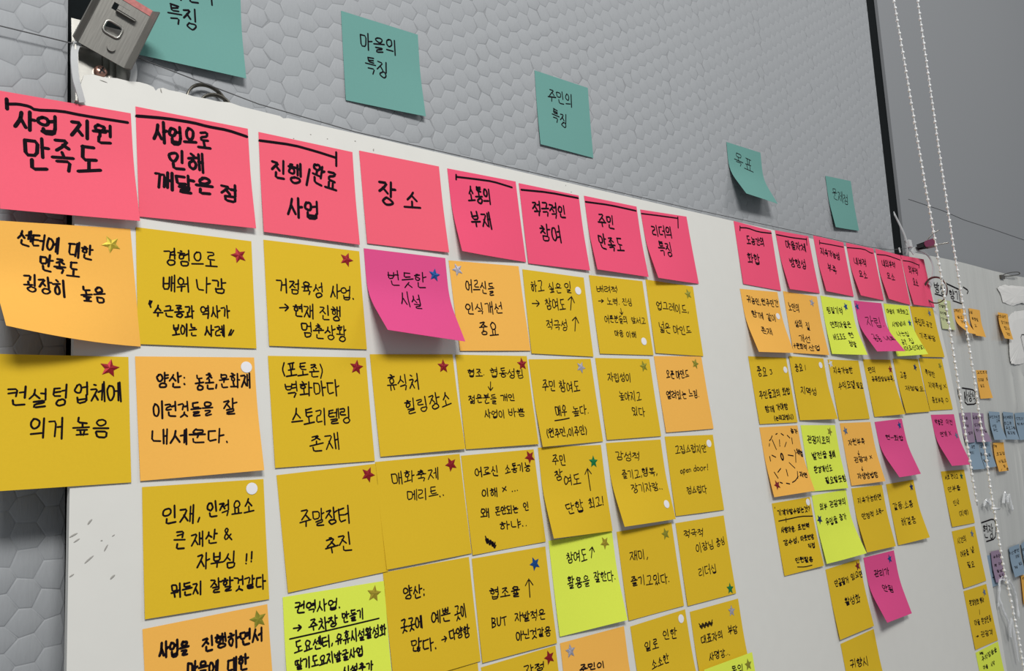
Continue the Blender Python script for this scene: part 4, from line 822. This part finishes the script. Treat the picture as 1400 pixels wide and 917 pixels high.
# purple binder clip on the wire
root = bpy.data.objects.new('binder_clip', None); COL.objects.link(root)
root.matrix_world = BM @ Matrix.Translation((1.201, -.017, .0235)) @ Matrix.Rotation(math.radians(-68), 4, 'Z') @ Matrix.Rotation(math.radians(-4), 4, 'Y')
tag(root, 'small purple binder clip gripping the wire beside the black gap', 'clip')
b = MB()
prf = [(.000, .0008), (.002, .0046), (.016, .0054), (.0165, 0), (.016, -.0054), (.002, -.0046), (.000, -.0008), (.001, 0)]
Vv = [(p, y, q) for y in (-.008, .008) for p, q in prf]; n = len(prf)
b.add(Vv, [(i, (i + 1) % n, n + (i + 1) % n, n + i) for i in range(n)] + [tuple(range(n))[::-1], tuple(range(n, 2 * n))])
b.build('clip_body', M_clip, parent=root)
b = MB(); b.box(-.010, .001, -.005, .005, -.0028, .0028); b.tube([(-.010, 0, .0034), (.004, 0, .0046)], .0012, 6); b.tube([(-.010, 0, -.0034), (.004, 0, -.0046)], .0012, 6)
b.build('clip_jaw', M_blackm, parent=root)
for s, hh, ln in ((1, .016, .015), (-1, -.0055, .022)):
    b = MB(); b.tube(spline([(.002, -.004, s * .002), (ln * .7, -.0035, hh * .7), (ln + .008, -.002, hh), (ln + .010, 0, hh * 1.04), (ln + .008, .002, hh), (ln * .7, .0035, hh * .7), (.002, .004, s * .002)], 4), .0005, 6)
    b.build('wire_handle', M_bright, parent=root, smooth=True)
# small binder clip far right on the film's top edge
b = MB(); b.tube(spline([(1.655, .004, .028), (1.69, .001, .036), (1.73, -.002, .040), (1.735, -.001, .036), (1.69, .003, .030), (1.655, .005, .026)], 4), .0009, 6)
b.box(1.650, 1.668, .003, .009, .022, .029)
tag(b.build('film_hook', M_steel, mw=WM), 'thin grey metal hook on the top edge of the plastic film', 'hook')

# ball chains of a blind, hanging in front of the wall
def chain(P, label, seed):
    YC = -.25395
    P = [Vector((x / 1000, YC, z / 1000)) for x, z in P]
    d = (P[0] - P[1]).normalized(); P = [P[0] + d * .5] + P
    r = random.Random(seed)
    b = MB(); b.tube(P, .00055, 6)
    root = b.build('blind_chain', M_bead, mw=WM, smooth=True); tag(root, label, 'chain', 'ball chains of the blind')
    pts = []; acc = 0; step = .0059
    for a, c in zip(P[:-1], P[1:]):
        L = (c - a).length; t = step - acc
        while t < L: pts.append(a + (c - a) * t / L); t += step
        acc = (L - (t - step))
    b = MB()
    for p in pts:
        b.ball((p.x + r.uniform(-.0007, .0003), p.y, p.z), .0015, 8, 6)
    tag(b.build('bead', M_bead, parent=root, smooth=True), kind='stuff')
    return root
chain([(658.5, 151.6), (668.5, 75), (677.8, -1.4), (687.0, -64.3), (692.6, -105.8), (697.3, -152.1), (701, -191), (703, -220), (705.5, -253), (708.6, -285.6), (711, -305)],
      'left strand of clear beads hanging before the wall', 1)
c2 = chain([(713.1, 168.9), (718, 85), (722.5, 4.8), (727.5, -59.8), (733.5, -119.7), (736.8, -162.0), (740, -196.0), (741.5, -226.5), (745, -263.5), (747.5, -305.0), (750, -322), (752, -338.6), (754.5, -362.8), (757.8, -375.3), (764.0, -400), (770.0, -430.0), (774, -458), (779, -490), (784, -540)],
      'right strand of clear beads, with a joining bar, hanging before the wall', 2)
b = MB(); b.tube([(.7435, -.2545, -.311), (.7595, -.2545, -.3125)], .0012, 8); b.build('chain_connector', M_bead, parent=c2, smooth=True)

# crumpled clear ties low on the film
r = random.Random(11)
for k, (P, lab) in enumerate((
    ([(1423, -381), (1432, -372), (1446, -380), (1452, -372), (1460, -384)], 'thin twist of clear plastic above the boxed marker writing'),
    ([(1508, -384), (1520, -366), (1528, -384), (1538, -372), (1546, -398), (1552, -392)], 'clear plastic shred on the film, right of the thin twist'),
    ([(1436, -545), (1440, -520), (1456, -505), (1487, -512), (1505, -522), (1518, -545), (1512, -575)], 'looped clear plastic tie low beside the board edge'),
    ([(1442, -530), (1450, -556), (1462, -575), (1470, -600), (1476, -570), (1480, -600), (1488, -640)], 'dangling clear plastic scraps under the looped tie'))):
    b = MB(); Q = spline([(x / 1000, FILM_Y - .006 - .004 * r.random(), z / 1000) for x, z in P], 6)
    b.tube(Q, [.0011 + .0012 * r.random() for _ in Q], 6)
    b.tube([q + Vector((.004, .001, .004 * math.sin(i))) for i, q in enumerate(Q)], .0007, 5)
    tag(b.build('plastic_scrap', M_bead, mw=WM), lab, 'plastic scrap')
